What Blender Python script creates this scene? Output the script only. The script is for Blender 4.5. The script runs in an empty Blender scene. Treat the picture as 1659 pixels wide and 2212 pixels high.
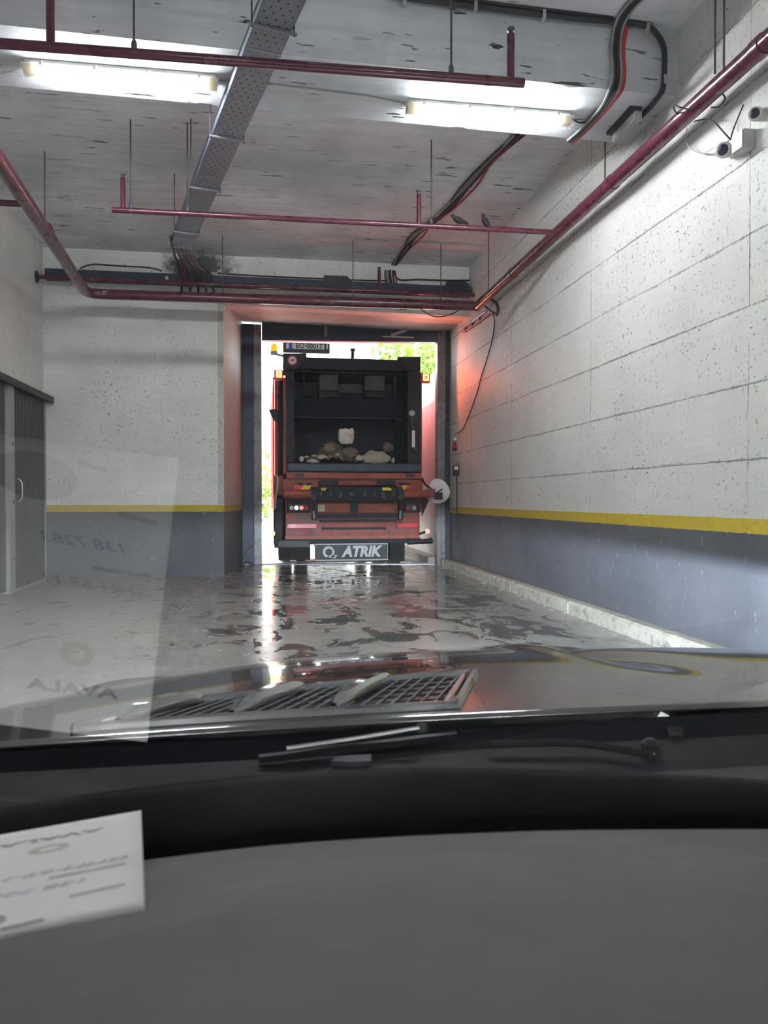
import bpy, math, random
from mathutils import Vector, noise as mnoise
random.seed(7)
sc = bpy.context.scene
col = sc.collection

# ------------------------------------------------------------------ camera
H = 1.25                                   # eye height of the phone inside the car
F = 1661.0                                 # focal length in pixels of the 1659 x 2212 frame
PSI = math.atan(257.5 / F)
PIT = math.atan(27 / F * math.cos(PSI))
FW = Vector((math.sin(PSI) * math.cos(PIT), math.cos(PSI) * math.cos(PIT), -math.sin(PIT)))
RT = Vector((math.cos(PSI), -math.sin(PSI), 0))
UP = RT.cross(FW)
CAM = Vector((0, 0, H))
cd = bpy.data.cameras.new('camera')
cam = bpy.data.objects.new('camera', cd)
col.objects.link(cam)
cam.location = CAM
cam.rotation_euler = FW.to_track_quat('-Z', 'Y').to_euler()
cd.sensor_fit = 'VERTICAL'
cd.sensor_height = 24.0
cd.lens = F / 2212 * 24.0
cd.clip_start = 0.02
cd.clip_end = 500
cd.dof.use_dof = True
cd.dof.focus_distance = 9.0
cd.dof.aperture_fstop = 7.0
sc.camera = cam

# ------------------------------------------------------------------ sky, sun, exposure
world = bpy.data.worlds.new('sky')
sc.world = world
world.use_nodes = True
bg = world.node_tree.nodes['Background']
bg.inputs[0].default_value = (0.93, 0.97, 1.0, 1)
bg.inputs[1].default_value = 3.2
sun_d = bpy.data.lights.new('sun', 'SUN')
sun_d.energy = 22.0
sun_d.angle = 0.02
sun_d.color = (1.0, 0.96, 0.88)
sun = bpy.data.objects.new('sun', sun_d)
col.objects.link(sun)
sun.rotation_euler = Vector((0.72, 0.22, -0.66)).to_track_quat('-Z', 'Y').to_euler()
sc.view_settings.view_transform = 'Standard'
sc.view_settings.look = 'None'
sc.view_settings.gamma = 1.0
sc.view_settings.use_curve_mapping = False
sc.view_settings.exposure = 1.1
TUBE_EMIT = 170.0                           # the ceiling tubes

# ------------------------------------------------------------------ pixel -> world helpers
def ray(x, y): return FW * F + RT * (x - 829.5) - UP * (y - 1106)
def PX(x, y, X): d = ray(x, y); return CAM + d * (X / d.x)
def PY(x, y, Y): d = ray(x, y); return CAM + d * (Y / d.y)
def PZ(x, y, Z): d = ray(x, y); return CAM + d * ((Z - H) / d.z)

# ------------------------------------------------------------------ mesh helpers
ORG = {}
class MB:
    def __init__(s): s.v = []; s.f = []
    def add(s, vs, fs):
        o = len(s.v); s.v += [Vector(v) for v in vs]; s.f += [tuple(i + o for i in f) for f in fs]; return s
    def box(s, a, b):
        x0, y0, z0 = a; x1, y1, z1 = b
        return s.add([(x0,y0,z0),(x1,y0,z0),(x1,y1,z0),(x0,y1,z0),(x0,y0,z1),(x1,y0,z1),(x1,y1,z1),(x0,y1,z1)],
                     [(0,3,2,1),(4,5,6,7),(0,1,5,4),(1,2,6,5),(2,3,7,6),(3,0,4,7)])
    def obox(s, c, ax, ay, az):
        """box from centre and three half-axis vectors"""
        c = Vector(c); ax = Vector(ax); ay = Vector(ay); az = Vector(az)
        vs = [c+ax*i+ay*j+az*k for k in (-1,1) for (i,j) in ((-1,-1),(1,-1),(1,1),(-1,1))]
        return s.add(vs, [(0,3,2,1),(4,5,6,7),(0,1,5,4),(1,2,6,5),(2,3,7,6),(3,0,4,7)])
    def bar(s, a, b, w, h, up=(0,0,1)):
        a = Vector(a); b = Vector(b); d = (b-a); L = d.length; d.normalize()
        sd = d.cross(Vector(up))
        if sd.length < 1e-4: sd = d.cross(Vector((1,0,0)))
        sd.normalize(); u = sd.cross(d)
        return s.obox((a+b)/2, d*L/2, sd*w/2, u*h/2)
    def tube(s, pts, r, n=10, cap=True):
        pts = [Vector(p) for p in pts]; rs = r if isinstance(r, (list, tuple)) else [r]*len(pts)
        rings = []; prev = None
        for i, p in enumerate(pts):
            t = (pts[min(i+1,len(pts)-1)] - pts[max(i-1,0)])
            if t.length < 1e-9: t = Vector((0,0,1))
            t.normalize()
            if prev is None:
                u = t.cross(Vector((0,0,1)))
                if u.length < 0.05: u = t.cross(Vector((1,0,0)))
            else:
                u = prev - t*prev.dot(t)
            u.normalize(); prev = u; w = t.cross(u)
            rings.append([p + (u*math.cos(2*math.pi*k/n) + w*math.sin(2*math.pi*k/n))*rs[i] for k in range(n)])
        vs = [v for R in rings for v in R]; fs = []
        for i in range(len(rings)-1):
            for k in range(n):
                fs.append((i*n+k, i*n+(k+1)%n, (i+1)*n+(k+1)%n, (i+1)*n+k))
        if cap:
            fs.append(tuple(range(n-1,-1,-1))); m = (len(rings)-1)*n; fs.append(tuple(range(m, m+n)))
        return s.add(vs, fs)
    def prism(s, poly, d):
        """extrude a planar 3D polygon along vector d"""
        n = len(poly); poly = [Vector(p) for p in poly]; d = Vector(d)
        return s.add(poly + [p+d for p in poly],
                     [tuple(range(n-1,-1,-1)), tuple(range(n,2*n))] + [(i,(i+1)%n,n+(i+1)%n,n+i) for i in range(n)])
    def lathe(s, c, axis, prof, n=20):
        """profile of (distance along axis, radius)"""
        axis = Vector(axis).normalized()
        return s.tube([Vector(c)+axis*a for a,_ in prof], [max(r,1e-4) for _,r in prof], n)
    def grid(s, rows):
        m = len(rows[0]); vs = [p for r in rows for p in r]; fs = []
        for i in range(len(rows)-1):
            for j in range(m-1):
                fs.append((i*m+j, i*m+j+1, (i+1)*m+j+1, (i+1)*m+j))
        return s.add(vs, fs)
    def lump(s, c, r, amp=0.25, seed=0, nu=14, nv=9, fr=1.6):
        c = Vector(c); r = Vector(r); vs = [];  fs = []
        for i in range(nv+1):
            th = math.pi*i/nv
            for j in range(nu):
                ph = 2*math.pi*j/nu
                d = Vector((math.sin(th)*math.cos(ph), math.sin(th)*math.sin(ph), math.cos(th)))
                k = 1 + amp*mnoise.noise(d*fr+Vector((seed*3.1,seed*1.7,0))) + amp*.5*mnoise.noise(d*fr*2.7+Vector((0,seed*2.3,5)))
                vs.append(c+Vector((d.x*r.x,d.y*r.y,d.z*r.z))*k)
        for i in range(nv):
            for j in range(nu):
                fs.append((i*nu+j, (i+1)*nu+j, (i+1)*nu+(j+1)%nu, i*nu+(j+1)%nu))
        return s.add(vs, fs)
    def build(s, name, m, parent=None, smooth=False, bevel=0, weld=False, angle=40):
        o0 = ORG.get(parent.name, Vector((0,0,0))) if parent else Vector((0,0,0))
        me = bpy.data.meshes.new(name)
        me.from_pydata([tuple(v-o0) for v in s.v], [], s.f)
        me.materials.append(m); me.update()
        ob = bpy.data.objects.new(name, me); col.objects.link(ob)
        if parent: ob.parent = parent
        ORG[ob.name] = o0
        if smooth:
            for p in me.polygons: p.use_smooth = True
            me.set_sharp_from_angle(angle=math.radians(angle))
        if bevel:
            b = ob.modifiers.new('bevel','BEVEL'); b.width = bevel; b.segments = 2; b.limit_method = 'ANGLE'
        return ob

def tag(o, label, cat, group=None, kind=None):
    o['label'] = label; o['category'] = cat
    if group: o['group'] = group
    if kind: o['kind'] = kind
    return o
def thing(name, loc, label, cat, group=None, kind=None):
    o = bpy.data.objects.new(name, None); col.objects.link(o)
    o.location = Vector(loc); ORG[o.name] = Vector(loc); o.empty_display_size = .1
    return tag(o, label, cat, group, kind)
def copy_thing(root, loc, label=None):
    r = root.copy(); col.objects.link(r); r.location = Vector(loc); ORG[r.name] = Vector(loc)
    if label: r['label'] = label
    for ch in list(root.children):
        c = ch.copy(); col.objects.link(c); c.parent = r
        for g in list(ch.children):
            d = g.copy(); col.objects.link(d); d.parent = c
    return r
def smoothpath(pts, k=5):
    pts = [Vector(p) for p in pts]; out = []
    for i in range(len(pts)-1):
        p0 = pts[max(i-1,0)]; p1 = pts[i]; p2 = pts[i+1]; p3 = pts[min(i+2,len(pts)-1)]
        for j in range(k):
            t = j/k
            out.append(0.5*((2*p1)+(p2-p0)*t+(2*p0-5*p1+4*p2-p3)*t*t+(3*p1-p0-3*p2+p3)*t**3))
    return out + [pts[-1]]
def interp(tab, x):
    if x <= tab[0][0]:
        a, b = tab[0], tab[1]
    elif x >= tab[-1][0]:
        a, b = tab[-2], tab[-1]
    else:
        for a, b in zip(tab, tab[1:]):
            if a[0] <= x <= b[0]: break
    return a[1] + (b[1]-a[1])*(x-a[0])/(b[0]-a[0])
def text_mesh(txt, size, bold=0.0, shear=0.0, depth=0.0):
    """letters as a mesh in the XY plane, centred; returns verts, faces"""
    c = bpy.data.curves.new('t','FONT'); c.body = txt; c.size = size; c.align_x = 'CENTER'; c.align_y = 'CENTER'
    c.offset = bold; c.shear = shear; c.extrude = depth; c.resolution_u = 3
    o = bpy.data.objects.new('t', c); col.objects.link(o)
    me = bpy.data.meshes.new_from_object(o.evaluated_get(bpy.context.evaluated_depsgraph_get()))
    vs = [v.co.copy() for v in me.vertices]; fs = [tuple(p.vertices) for p in me.polygons]
    bpy.data.objects.remove(o); bpy.data.curves.remove(c); bpy.data.meshes.remove(me)
    return vs, fs
def put_text(mb, txt, size, c, u, v, n, bold=0, shear=0, depth=0.0, sx=1.0):
    vs, fs = text_mesh(txt, size, bold, shear, depth)
    c = Vector(c); u = Vector(u).normalized(); v = Vector(v).normalized(); n = Vector(n).normalized()
    mb.add([c + u*(p.x*sx) + v*p.y + n*p.z for p in vs], fs)

# ------------------------------------------------------------------ material helpers
class G:
    def __init__(s, name):
        s.m = bpy.data.materials.new(name); s.m.use_nodes = True
        s.t = s.m.node_tree; s.b = s.t.nodes['Principled BSDF']; s._p = None
    def nd(s, typ, ins=None, out=0, **kw):
        n = s.t.nodes.new(typ)
        for k, v in kw.items(): setattr(n, k, v)
        for k, v in (ins or {}).items(): s.set(n.inputs[k], v)
        return n.outputs[out]
    def set(s, sock, v):
        if isinstance(v, bpy.types.NodeSocket): s.t.links.new(v, sock)
        elif isinstance(v, (tuple, list)) and len(v) == 3 and sock.type == 'RGBA': sock.default_value = (*v, 1)
        else: sock.default_value = v
    def pos(s):
        if s._p is None: s._p = s.nd('ShaderNodeNewGeometry')
        return s._p
    def obj(s): return s.nd('ShaderNodeTexCoord', out='Object')
    def xyz(s, v):
        n = s.t.nodes.new('ShaderNodeSeparateXYZ'); s.set(n.inputs[0], v); return n.outputs
    def m_(s, op, a, b=0.0, c=0.0, clamp=False):
        n = s.t.nodes.new('ShaderNodeMath'); n.operation = op; n.use_clamp = clamp
        s.set(n.inputs[0], a); s.set(n.inputs[1], b); s.set(n.inputs[2], c); return n.outputs[0]
    def sc(s, v, k): return s.nd('ShaderNodeVectorMath', {0: v, 1: k}, operation='MULTIPLY')
    def noise(s, v, scale, detail=4.0, rough=.55, dist=0.0):
        return s.nd('ShaderNodeTexNoise', {'Vector': v, 'Scale': scale, 'Detail': detail, 'Roughness': rough, 'Distortion': dist})
    def rng(s, f, a, b, c=0.0, d=1.0, smooth=False):
        return s.nd('ShaderNodeMapRange', {0: f, 1: a, 2: b, 3: c, 4: d}, clamp=True, interpolation_type='SMOOTHSTEP' if smooth else 'LINEAR')
    def mix(s, f, a, b):
        n = s.t.nodes.new('ShaderNodeMix'); n.data_type = 'RGBA'
        s.set(n.inputs[0], f); s.set(n.inputs[6], a); s.set(n.inputs[7], b); return n.outputs[2]
    def bump(s, h, strength=.3, dist=.01):
        s.set(s.b.inputs['Normal'], s.nd('ShaderNodeBump', {'Strength': strength, 'Distance': dist, 'Height': h}))
    def out(s, color=None, rough=None, metal=None, **kw):
        if color is not None: s.set(s.b.inputs['Base Color'], color)
        if rough is not None: s.set(s.b.inputs['Roughness'], rough)
        if metal is not None: s.set(s.b.inputs['Metallic'], metal)
        for k, v in kw.items(): s.set(s.b.inputs[k.replace('_',' ')], v)
        return s.m
def plain(name, c, rough=.5, metal=0.0, var=.18, scale=9.0, bump=0.0, dirt=None, **kw):
    """one paint with grain: colour varied by two noises, optional dirt colour"""
    g = G(name); v = g.pos()
    a = g.noise(v, scale, 5); b = g.noise(v, scale*6, 3)
    f = g.rng(g.m_('ADD', g.m_('MULTIPLY', a, .7), g.m_('MULTIPLY', b, .3)), .3, .7)
    cc = g.mix(f, tuple(x*(1-var) for x in c), tuple(min(1,x*(1+var)) for x in c))
    if dirt:
        dc, amt = dirt
        cc = g.mix(g.rng(g.noise(v, scale*1.7, 6, .65), .62-amt*.3, .75-amt*.2), cc, dc)
    if bump: g.bump(b, bump, .004)
    r = g.rng(a, .3, .7, max(0.02,rough*.85), min(1,rough*1.15))
    return g.out(cc, r, metal, **kw)
def glow(name, c, strength):
    g = G(name)
    f = g.rng(g.noise(g.pos(), 30, 2), .3, .7, .93, 1.07)
    g.out((0.8,0.8,0.8), .4)
    g.set(g.b.inputs['Emission Color'], c); g.set(g.b.inputs['Emission Strength'], g.m_('MULTIPLY', f, strength))
    return g.m

def wall_paint(name, zb, zt, white=(.66,.65,.62), axis='Y', joints=None, soot=None, chips=1.0):
    """white emulsion over board-marked concrete, yellow band, grey plinth"""
    g = G(name); v = g.pos(); x, y, z = g.xyz(v)
    n1 = g.noise(v, 1.3, 5); n2 = g.noise(v, 9, 5, .6); n3 = g.noise(v, 45, 4, .6)
    zz = g.m_('ADD', z, g.m_('MULTIPLY', g.m_('SUBTRACT', n2, .5), .012))
    cw = g.mix(g.rng(n1, .3, .7), tuple(c*.9 for c in white), tuple(min(1,c*1.06) for c in white))
    # faint trowel / board streaks
    stv = g.sc(v, (1.2, 1.2, 26.0))
    st = g.noise(stv, 1.0, 4, .6)
    cw = g.mix(g.rng(st, .35, .62, .0, .16), cw, tuple(c*.72 for c in white))
    cg = g.mix(g.rng(n1, .3, .7), (.075,.081,.097), (.115,.122,.142))
    scuff = g.rng(g.noise(g.sc(v,(1,1,.55)), 16, 6, .7), .62, .68)
    cg = g.mix(g.m_('MULTIPLY', scuff, .55), cg, (.42,.41,.39))
    if zt:
        cy = g.mix(g.rng(n2,.3,.7), (.50,.37,.025), (.60,.45,.04))
        c = g.mix(g.m_('GREATER_THAN', zz, zb), cg, cy)
        c = g.mix(g.m_('GREATER_THAN', zz, zt), c, cw)
    else:
        c = cw
    # knocked-off paint: small dark spots gathered in patches
    patch = g.rng(g.noise(v, .9, 3), .34, .62)
    spots = g.m_('MAXIMUM', g.rng(g.noise(g.sc(v,(1,1,1.6)), 24, 3, .5), .675-.03*chips, .70-.03*chips), g.m_('MULTIPLY', g.rng(g.noise(g.sc(v,(1,1,.35)), 30, 2, .5), .68-.03*chips, .71-.03*chips), .6))
    c = g.mix(g.m_('MULTIPLY', g.m_('MULTIPLY', spots, patch), .8), c, (.09,.088,.085))
    h = g.m_('ADD', g.m_('MULTIPLY', st, .5), g.m_('MULTIPLY', n3, .35))
    if joints:
        zs, ys = joints
        wob = g.m_('ADD', g.m_('MULTIPLY', g.m_('SUBTRACT', g.noise(v, 14, 4, .65), .5), .035), g.m_('MULTIPLY', g.m_('SUBTRACT', g.noise(v, 1.1, 3), .5), .05))
        zq = g.m_('ADD', z, wob); yq = g.m_('ADD', y, wob); J = None
        brk = g.noise(v, 3.1, 4, .6)
        for k, s0 in enumerate(zs):
            d = g.m_('ABSOLUTE', g.m_('SUBTRACT', zq, s0))
            j = g.m_('MULTIPLY', g.rng(d, .014, .004), g.m_('MULTIPLY', g.rng(brk, .36, .54), g.rng(g.noise(v, 38, 3, .6), .40, .58, .25, 1)))
            J = j if J is None else g.m_('MAXIMUM', J, j)
        for s0 in ys:
            d = g.m_('ABSOLUTE', g.m_('SUBTRACT', yq, s0))
            J = g.m_('MAXIMUM', J, g.m_('MULTIPLY', g.rng(d, .013, .004), g.m_('MULTIPLY', g.rng(brk, .40, .58), g.rng(g.noise(v, 38, 3, .6), .40, .58, .25, 1))))
        J = g.m_('MULTIPLY', J, g.m_('GREATER_THAN', z, 1.13))
        c = g.mix(g.m_('MULTIPLY', J, .75), c, (.10,.098,.092))
        h = g.m_('SUBTRACT', h, J)
    if soot:
        (sx, sy, sz), rx, rz = soot
        dx = g.m_('DIVIDE', g.m_('SUBTRACT', x, sx), rx); dz = g.m_('DIVIDE', g.m_('SUBTRACT', z, sz), rz)
        d = g.m_('SQRT', g.m_('ADD', g.m_('MULTIPLY', dx, dx), g.m_('MULTIPLY', dz, dz)))
        d = g.m_('ADD', d, g.m_('MULTIPLY', g.m_('SUBTRACT', g.noise(v, 5, 5, .7), .5), 1.6))
        c = g.mix(g.rng(d, 1.05, .6, 0, .92), c, (.018,.02,.024))
    g.bump(h, .35, .006)
    return g.out(c, g.m_('ADD', .45, g.m_('MULTIPLY', n2, .25)))

def ceiling_mat(name, base):
    g = G(name); v = g.pos(); x, y, z = g.xyz(v)
    n1 = g.noise(v, .8, 4); st = g.noise(g.sc(v,(.5,13,13)), 1.2, 5, .6); n3 = g.noise(v, 30, 4)
    c = g.mix(g.rng(n1,.35,.65), tuple(b*.74 for b in base), tuple(min(1,b*1.12) for b in base))
    c = g.mix(g.rng(st, .46, .70, 0, .32), c, tuple(b*.5 for b in base))
    c = g.mix(g.rng(g.noise(g.sc(v,(1,1.6,1)), 2.6, 5, .65), .5, .7, 0, .4), c, tuple(b*.62 for b in base))
    mark = g.rng(g.noise(g.sc(v,(3,16,16)), 1.0, 3, .5), .655, .68)
    c = g.mix(g.m_('MULTIPLY', mark, g.rng(g.noise(v,.7,2), .38,.55)), c, (.05,.05,.05))
    # board edges across the lane every 0.6 m
    fr = g.m_('ABSOLUTE', g.m_('SUBTRACT', g.m_('FRACT', g.m_('DIVIDE', y, .62)), .5))
    ln = g.m_('MULTIPLY', g.rng(fr, .014, .005), g.rng(g.noise(v, 1.7, 3), .5, .62))
    c = g.mix(g.m_('MULTIPLY', ln, .5), c, tuple(min(1,b*1.5) for b in base))
    g.bump(g.m_('ADD', g.m_('MULTIPLY', st,.6), g.m_('MULTIPLY', n3,.4)), .35, .008)
    return g.out(c, .75)

def floor_mat():
    g = G('wet_concrete_floor'); v = g.pos(); x, y, z = g.xyz(v)
    n1 = g.noise(v, .7, 5); n2 = g.noise(v, 5, 6, .6); n3 = g.noise(v, 60, 3)
    dry = g.mix(g.rng(n1,.3,.7), (.235,.23,.21), (.34,.33,.30))
    dry = g.mix(g.rng(n2,.35,.7,0,.5), dry, (.20,.195,.18))
    swirl = g.noise(g.sc(v,(.55,1.5,1)), 1.7, 5, .6, 1.4)
    dry = g.mix(g.rng(swirl,.55,.66,0,.45), dry, (.17,.165,.155))
    # tyre-carried water in the lane: blotches with torn outlines
    lane = g.m_('MULTIPLY', g.rng(x, -1.6, .2, smooth=True), g.rng(x, 3.6, 2.9))
    far = g.m_('MULTIPLY', lane, g.rng(y, 3.5, 8.0, .55, 1.0))
    w = g.noise(g.sc(v,(.95,.60,1)), 3.0, 6, .62, .9)
    thr = g.m_('SUBTRACT', .70, g.m_('MULTIPLY', far, .19))
    dw = g.m_('SUBTRACT', w, thr)
    wet = g.rng(dw, 0.0, .018)
    damp = g.rng(dw, -.10, .0)
    c = g.mix(g.m_('MULTIPLY', damp, .35), dry, (.17,.165,.155))
    c = g.mix(wet, c, g.mix(n2, (.055,.054,.05), (.10,.098,.09)))
    rough = g.m_('SUBTRACT', .31, g.m_('MULTIPLY', g.m_('MAXIMUM', damp, g.m_('MULTIPLY', far, .7)), .15))
    rough = g.m_('ADD', rough, g.m_('MULTIPLY', g.m_('SUBTRACT', n2, .5), .25))
    rough = g.m_('ADD', g.m_('MULTIPLY', rough, g.m_('SUBTRACT', 1.0, wet)), g.m_('MULTIPLY', wet, .045))
    hgt = g.m_('MULTIPLY', g.m_('SUBTRACT', 1.0, wet), g.m_('ADD', g.m_('MULTIPLY', n2, .6), g.m_('MULTIPLY', n3, .25)))
    g.bump(hgt, .22, .006)
    return g.out(c, rough)

def tray_mat():
    """galvanised sheet with rows of punched holes (u along the tray, v across, in object space)"""
    g = G('perforated_galvanised'); v = g.obj(); x, y, z = g.xyz(v)
    fx = g.m_('ABSOLUTE', g.m_('SUBTRACT', g.m_('FRACT', g.m_('DIVIDE', x, .066)), .5))
    row = g.m_('FLOOR', g.m_('DIVIDE', x, .066))
    off = g.m_('MULTIPLY', g.m_('FRACT', g.m_('MULTIPLY', row, .5)), .066)
    fy = g.m_('ABSOLUTE', g.m_('SUBTRACT', g.m_('FRACT', g.m_('DIVIDE', g.m_('ADD', y, off), .066)), .5))
    hole = g.m_('MULTIPLY', g.m_('LESS_THAN', fx, .14), g.m_('LESS_THAN', fy, .10))
    hole = g.m_('MULTIPLY', hole, g.m_('LESS_THAN', g.m_('ABSOLUTE', y), .105))
    c = g.mix(g.noise(v, 6, 5), (.20,.215,.26), (.30,.32,.37))
    c = g.mix(hole, c, (.012,.012,.014))
    return g.out(c, .42, g.m_('MULTIPLY', g.m_('SUBTRACT', 1.0, hole), .55))

MT = {}
MT['wall_r'] = wall_paint('painted_board_marked_wall', 1.003, 1.112, joints=([1.54,2.087,2.652,3.17,3.71,4.25,4.79],[-3.1,-.35,2.39,5.12,7.86,10.54,12.7]))
MT['wall_b'] = wall_paint('painted_back_wall', 1.055, 1.165, (.76,.765,.735), soot=((-1.05,12.86,5.0), .62, .36), chips=.55)
MT['wall_l'] = wall_paint('painted_side_wall', 0, 0, (.76,.765,.735), chips=.4)
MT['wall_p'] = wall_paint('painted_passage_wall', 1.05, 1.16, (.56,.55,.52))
MT['slab'] = ceiling_mat('board_marked_ceiling', (.80,.80,.83))
MT['beam'] = ceiling_mat('painted_beam', (.66,.675,.71))
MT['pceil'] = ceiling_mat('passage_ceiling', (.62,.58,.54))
MT['floor'] = floor_mat()
MT['kerb'] = plain('kerb_concrete', (.40,.385,.33), .8, var=.25, scale=5, bump=.4, dirt=((.16,.15,.12),.35))
MT['ground'] = plain('yard_concrete', (.55,.54,.52), .8, scale=2, bump=.3, dirt=((.3,.29,.27),.3))
MT['outwall'] = plain('rendered_yard_wall', (.80,.78,.75), .8, var=.06, scale=2, bump=.2)
MT['red_pipe'] = plain('red_gloss_pipe', (.090,.015,.032), .28, var=.10, scale=3, Coat_Weight=.3)
MT['rod'] = plain('threaded_rod_zinc', (.10,.10,.12), .5, .4)
MT['galv'] = plain('galvanised_steel', (.30,.31,.34), .4, .6)
MT['tray'] = tray_mat()
MT['cable'] = plain('black_cable', (.022,.023,.028), .5, var=.3)
MT['greycable'] = plain('grey_cable', (.28,.28,.29), .5)
MT['whitecable'] = plain('white_cable', (.65,.64,.6), .5)
MT['redcable'] = plain('red_fire_cable', (.38,.03,.045), .5)
MT['white_pl'] = plain('white_plastic', (.62,.61,.57), .4, var=.08)
MT['beige_pl'] = plain('beige_plastic_cap', (.55,.47,.33), .4, var=.1)
MT['grey_pl'] = plain('light_grey_plastic', (.42,.415,.39), .5, var=.1)
MT['black_st'] = plain('black_steel', (.022,.028,.042), .45, .2, var=.3)
MT['blue_st'] = plain('dark_blue_grey_steel', (.030,.042,.070), .45, .3, var=.25, scale=3)
MT['post_st'] = plain('worn_grey_steel', (.20,.20,.205), .45, .5, var=.3, scale=4, dirt=((.09,.085,.08),.4))
MT['doorgrey'] = plain('grey_painted_door', (.045,.049,.056), .6, var=.12, scale=3)
MT['doorframe'] = plain('pale_grey_frame', (.30,.31,.30), .4, .2)
MT['chrome'] = plain('chrome', (.72,.72,.73), .10, 1.0, var=.05)
MT['tube'] = glow('lit_fluorescent_tube', (.945,.975,1.0), TUBE_EMIT)
gl = G('clear_lamp_cover'); MT['cover'] = gl.out(gl.mix(gl.noise(gl.pos(),12,2),(.93,.93,.9),(.98,.98,.96)), .15, 0.0, Transmission_Weight=.0, Alpha=.22)

# ================================================================== THE ROOM
XL, XR, YB, ZC, YR = -3.45, 3.47, 12.86, 5.23, -9.0     # left wall, right wall, back wall, slab, wall behind the car
def struct(name, mb, m, label, cat, **kw):
    return tag(mb.build(name, m, **kw), label, cat, kind='structure')

struct('floor', MB().box((XL-.3, YR-.3, -.2), (XR+.3, 15.25, 0)), MT['floor'],
       'wet grey concrete garage floor with dark puddles', 'floor')
struct('ceiling', MB().box((XL-.3, YR-.3, ZC), (XR+.3, YB+.3, ZC+.25)), MT['slab'],
       'grey board-marked concrete ceiling slab of the garage', 'ceiling')
struct('wall_left', MB().box((XL-.3, YR-.3, 0), (XL, YB+.3, ZC)), MT['wall_l'],
       'plain off-white concrete wall above the grey sliding door', 'wall')
struct('wall_rear', MB().box((XL, YR-.3, 0), (XR, YR, ZC)), MT['wall_l'],
       'white concrete wall behind the parked car', 'wall')
# back wall: solid left of the passage and a lintel over it
PCL = 4.46; PCR = 4.39
bw = MB()
bw.box((XL, YB, 0), (-.66, YB+.3, ZC))
bw.prism([(-.66, YB, PCL), (XR, YB, PCR), (XR, YB, ZC), (-.66, YB, ZC)], (0, .3, 0))
struct('wall_back', bw, MT['wall_b'], 'off-white back wall with yellow stripe and grey plinth left of the exit', 'wall')
# splayed left reveal of the exit passage
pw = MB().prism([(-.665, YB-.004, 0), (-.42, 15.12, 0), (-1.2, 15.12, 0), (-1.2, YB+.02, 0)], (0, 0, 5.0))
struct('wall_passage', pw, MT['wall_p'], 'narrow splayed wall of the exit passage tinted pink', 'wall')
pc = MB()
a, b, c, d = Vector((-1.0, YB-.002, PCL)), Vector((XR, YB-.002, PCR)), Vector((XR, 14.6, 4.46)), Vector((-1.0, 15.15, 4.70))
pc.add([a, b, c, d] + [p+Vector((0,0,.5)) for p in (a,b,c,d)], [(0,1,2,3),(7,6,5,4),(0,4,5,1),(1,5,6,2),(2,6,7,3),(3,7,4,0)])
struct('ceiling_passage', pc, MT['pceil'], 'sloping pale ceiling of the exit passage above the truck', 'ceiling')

# right wall: backing plus cast panels with open joints
wr = tag(MB().box((XR+.03, YR-.3, 0), (XR+.35, 14.75, ZC)).build('wall_right', MT['wall_r']),
         'long white right wall with yellow stripe over a grey plinth', 'wall', kind='structure')
zs = [0, 1.54, 2.087, 2.652, 3.17, 3.71, 4.25, 4.79, ZC]
ys = [YR, -3.1, -.35, 2.39, 5.12, 7.86, 10.54, 12.7, 14.6]
for i in range(len(zs)-1):
    for j in range(len(ys)-1):
        o = random.uniform(-.0016, .0016); gp = .0018
        MB().box((XR+o, ys[j]+gp, zs[i]+(gp if i else 0)), (XR+.03, ys[j+1]-gp, zs[i+1]-gp)).build('panel', MT['wall_r'], wr)

# transverse downstand beam carrying the lamps, slightly skewed to the lane
def beam(y0l, y0r, w, name, label):
    mb = MB().prism([(XL, y0l, 4.67), (XR, y0r, 4.67), (XR, y0r+w, 4.67), (XL, y0l+w-.01, 4.67)], (0, 0, ZC-4.67))
    return struct(name, mb, MT['beam'], label, 'beam')
beam(5.90, 6.12, .88, 'ceiling_beam', 'pale downstand concrete beam carrying both fluorescent lamps')
beam(-4.6, -4.4, .88, 'ceiling_beam', 'downstand concrete beam above the roof of the car')

# raised kerb along the right wall, in separate kerb stones
kr = thing('kerb', (XR, 8, 0), 'low concrete kerb along the foot of the right wall', 'kerb', kind='structure')
KX = 3.28
MB().box((KX+.10, YR, 0), (XR, 14.35, .125)).build('infill', MT['kerb'], kr)
yk = -6.0
while yk < 14.3:
    L = 1.0; y1 = min(yk+L, 14.36)
    o = random.uniform(-.006, .006)
    mb = MB().prism([(KX+o, yk+.005, 0), (KX+.11, yk+.005, 0), (KX+.11, yk+.005, .14), (KX+.03+o, yk+.005, .14), (KX+o, yk+.005, .115)], (0, y1-yk-.010, 0))
    mb.build('kerb_stone', MT['kerb'], kr)
    yk += L

# ================================================================== EXIT DOOR FRAME
dr = thing('door_1', (1.5, 14.6, 0), 'open exit gateway with steel guide posts and dark lintel around the truck', 'door', kind='structure')
def post(x0, x1, y, yd, z1, m, nm): return MB().box((x0, y, 0), (x1, y+yd, z1)).build(nm, m, dr, bevel=.006)
post(-.43, -.20, 15.00, .12, 4.62, MT['blue_st'], 'guide_post')
lp = post(-.205, -.055, 14.93, .18, 4.60, MT['post_st'], 'guide_rail')
MB().box((-.150, 14.915, 0), (-.135, 14.93, 4.6)).build('rib', MT['post_st'], lp)
rp = post(3.235, 3.385, 14.26, .2, 4.44, MT['post_st'], 'guide_rail')
MB().box((3.30, 14.235, 0), (3.33, 14.26, 4.44)).build('rib', MT['post_st'], rp)
MB().box((3.36, 14.24, 0), (3.385, 14.26, 4.44)).build('rib', MT['post_st'], rp)
post(3.39, 3.468, 14.20, .2, 4.44, MT['black_st'], 'guide_post')
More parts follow.
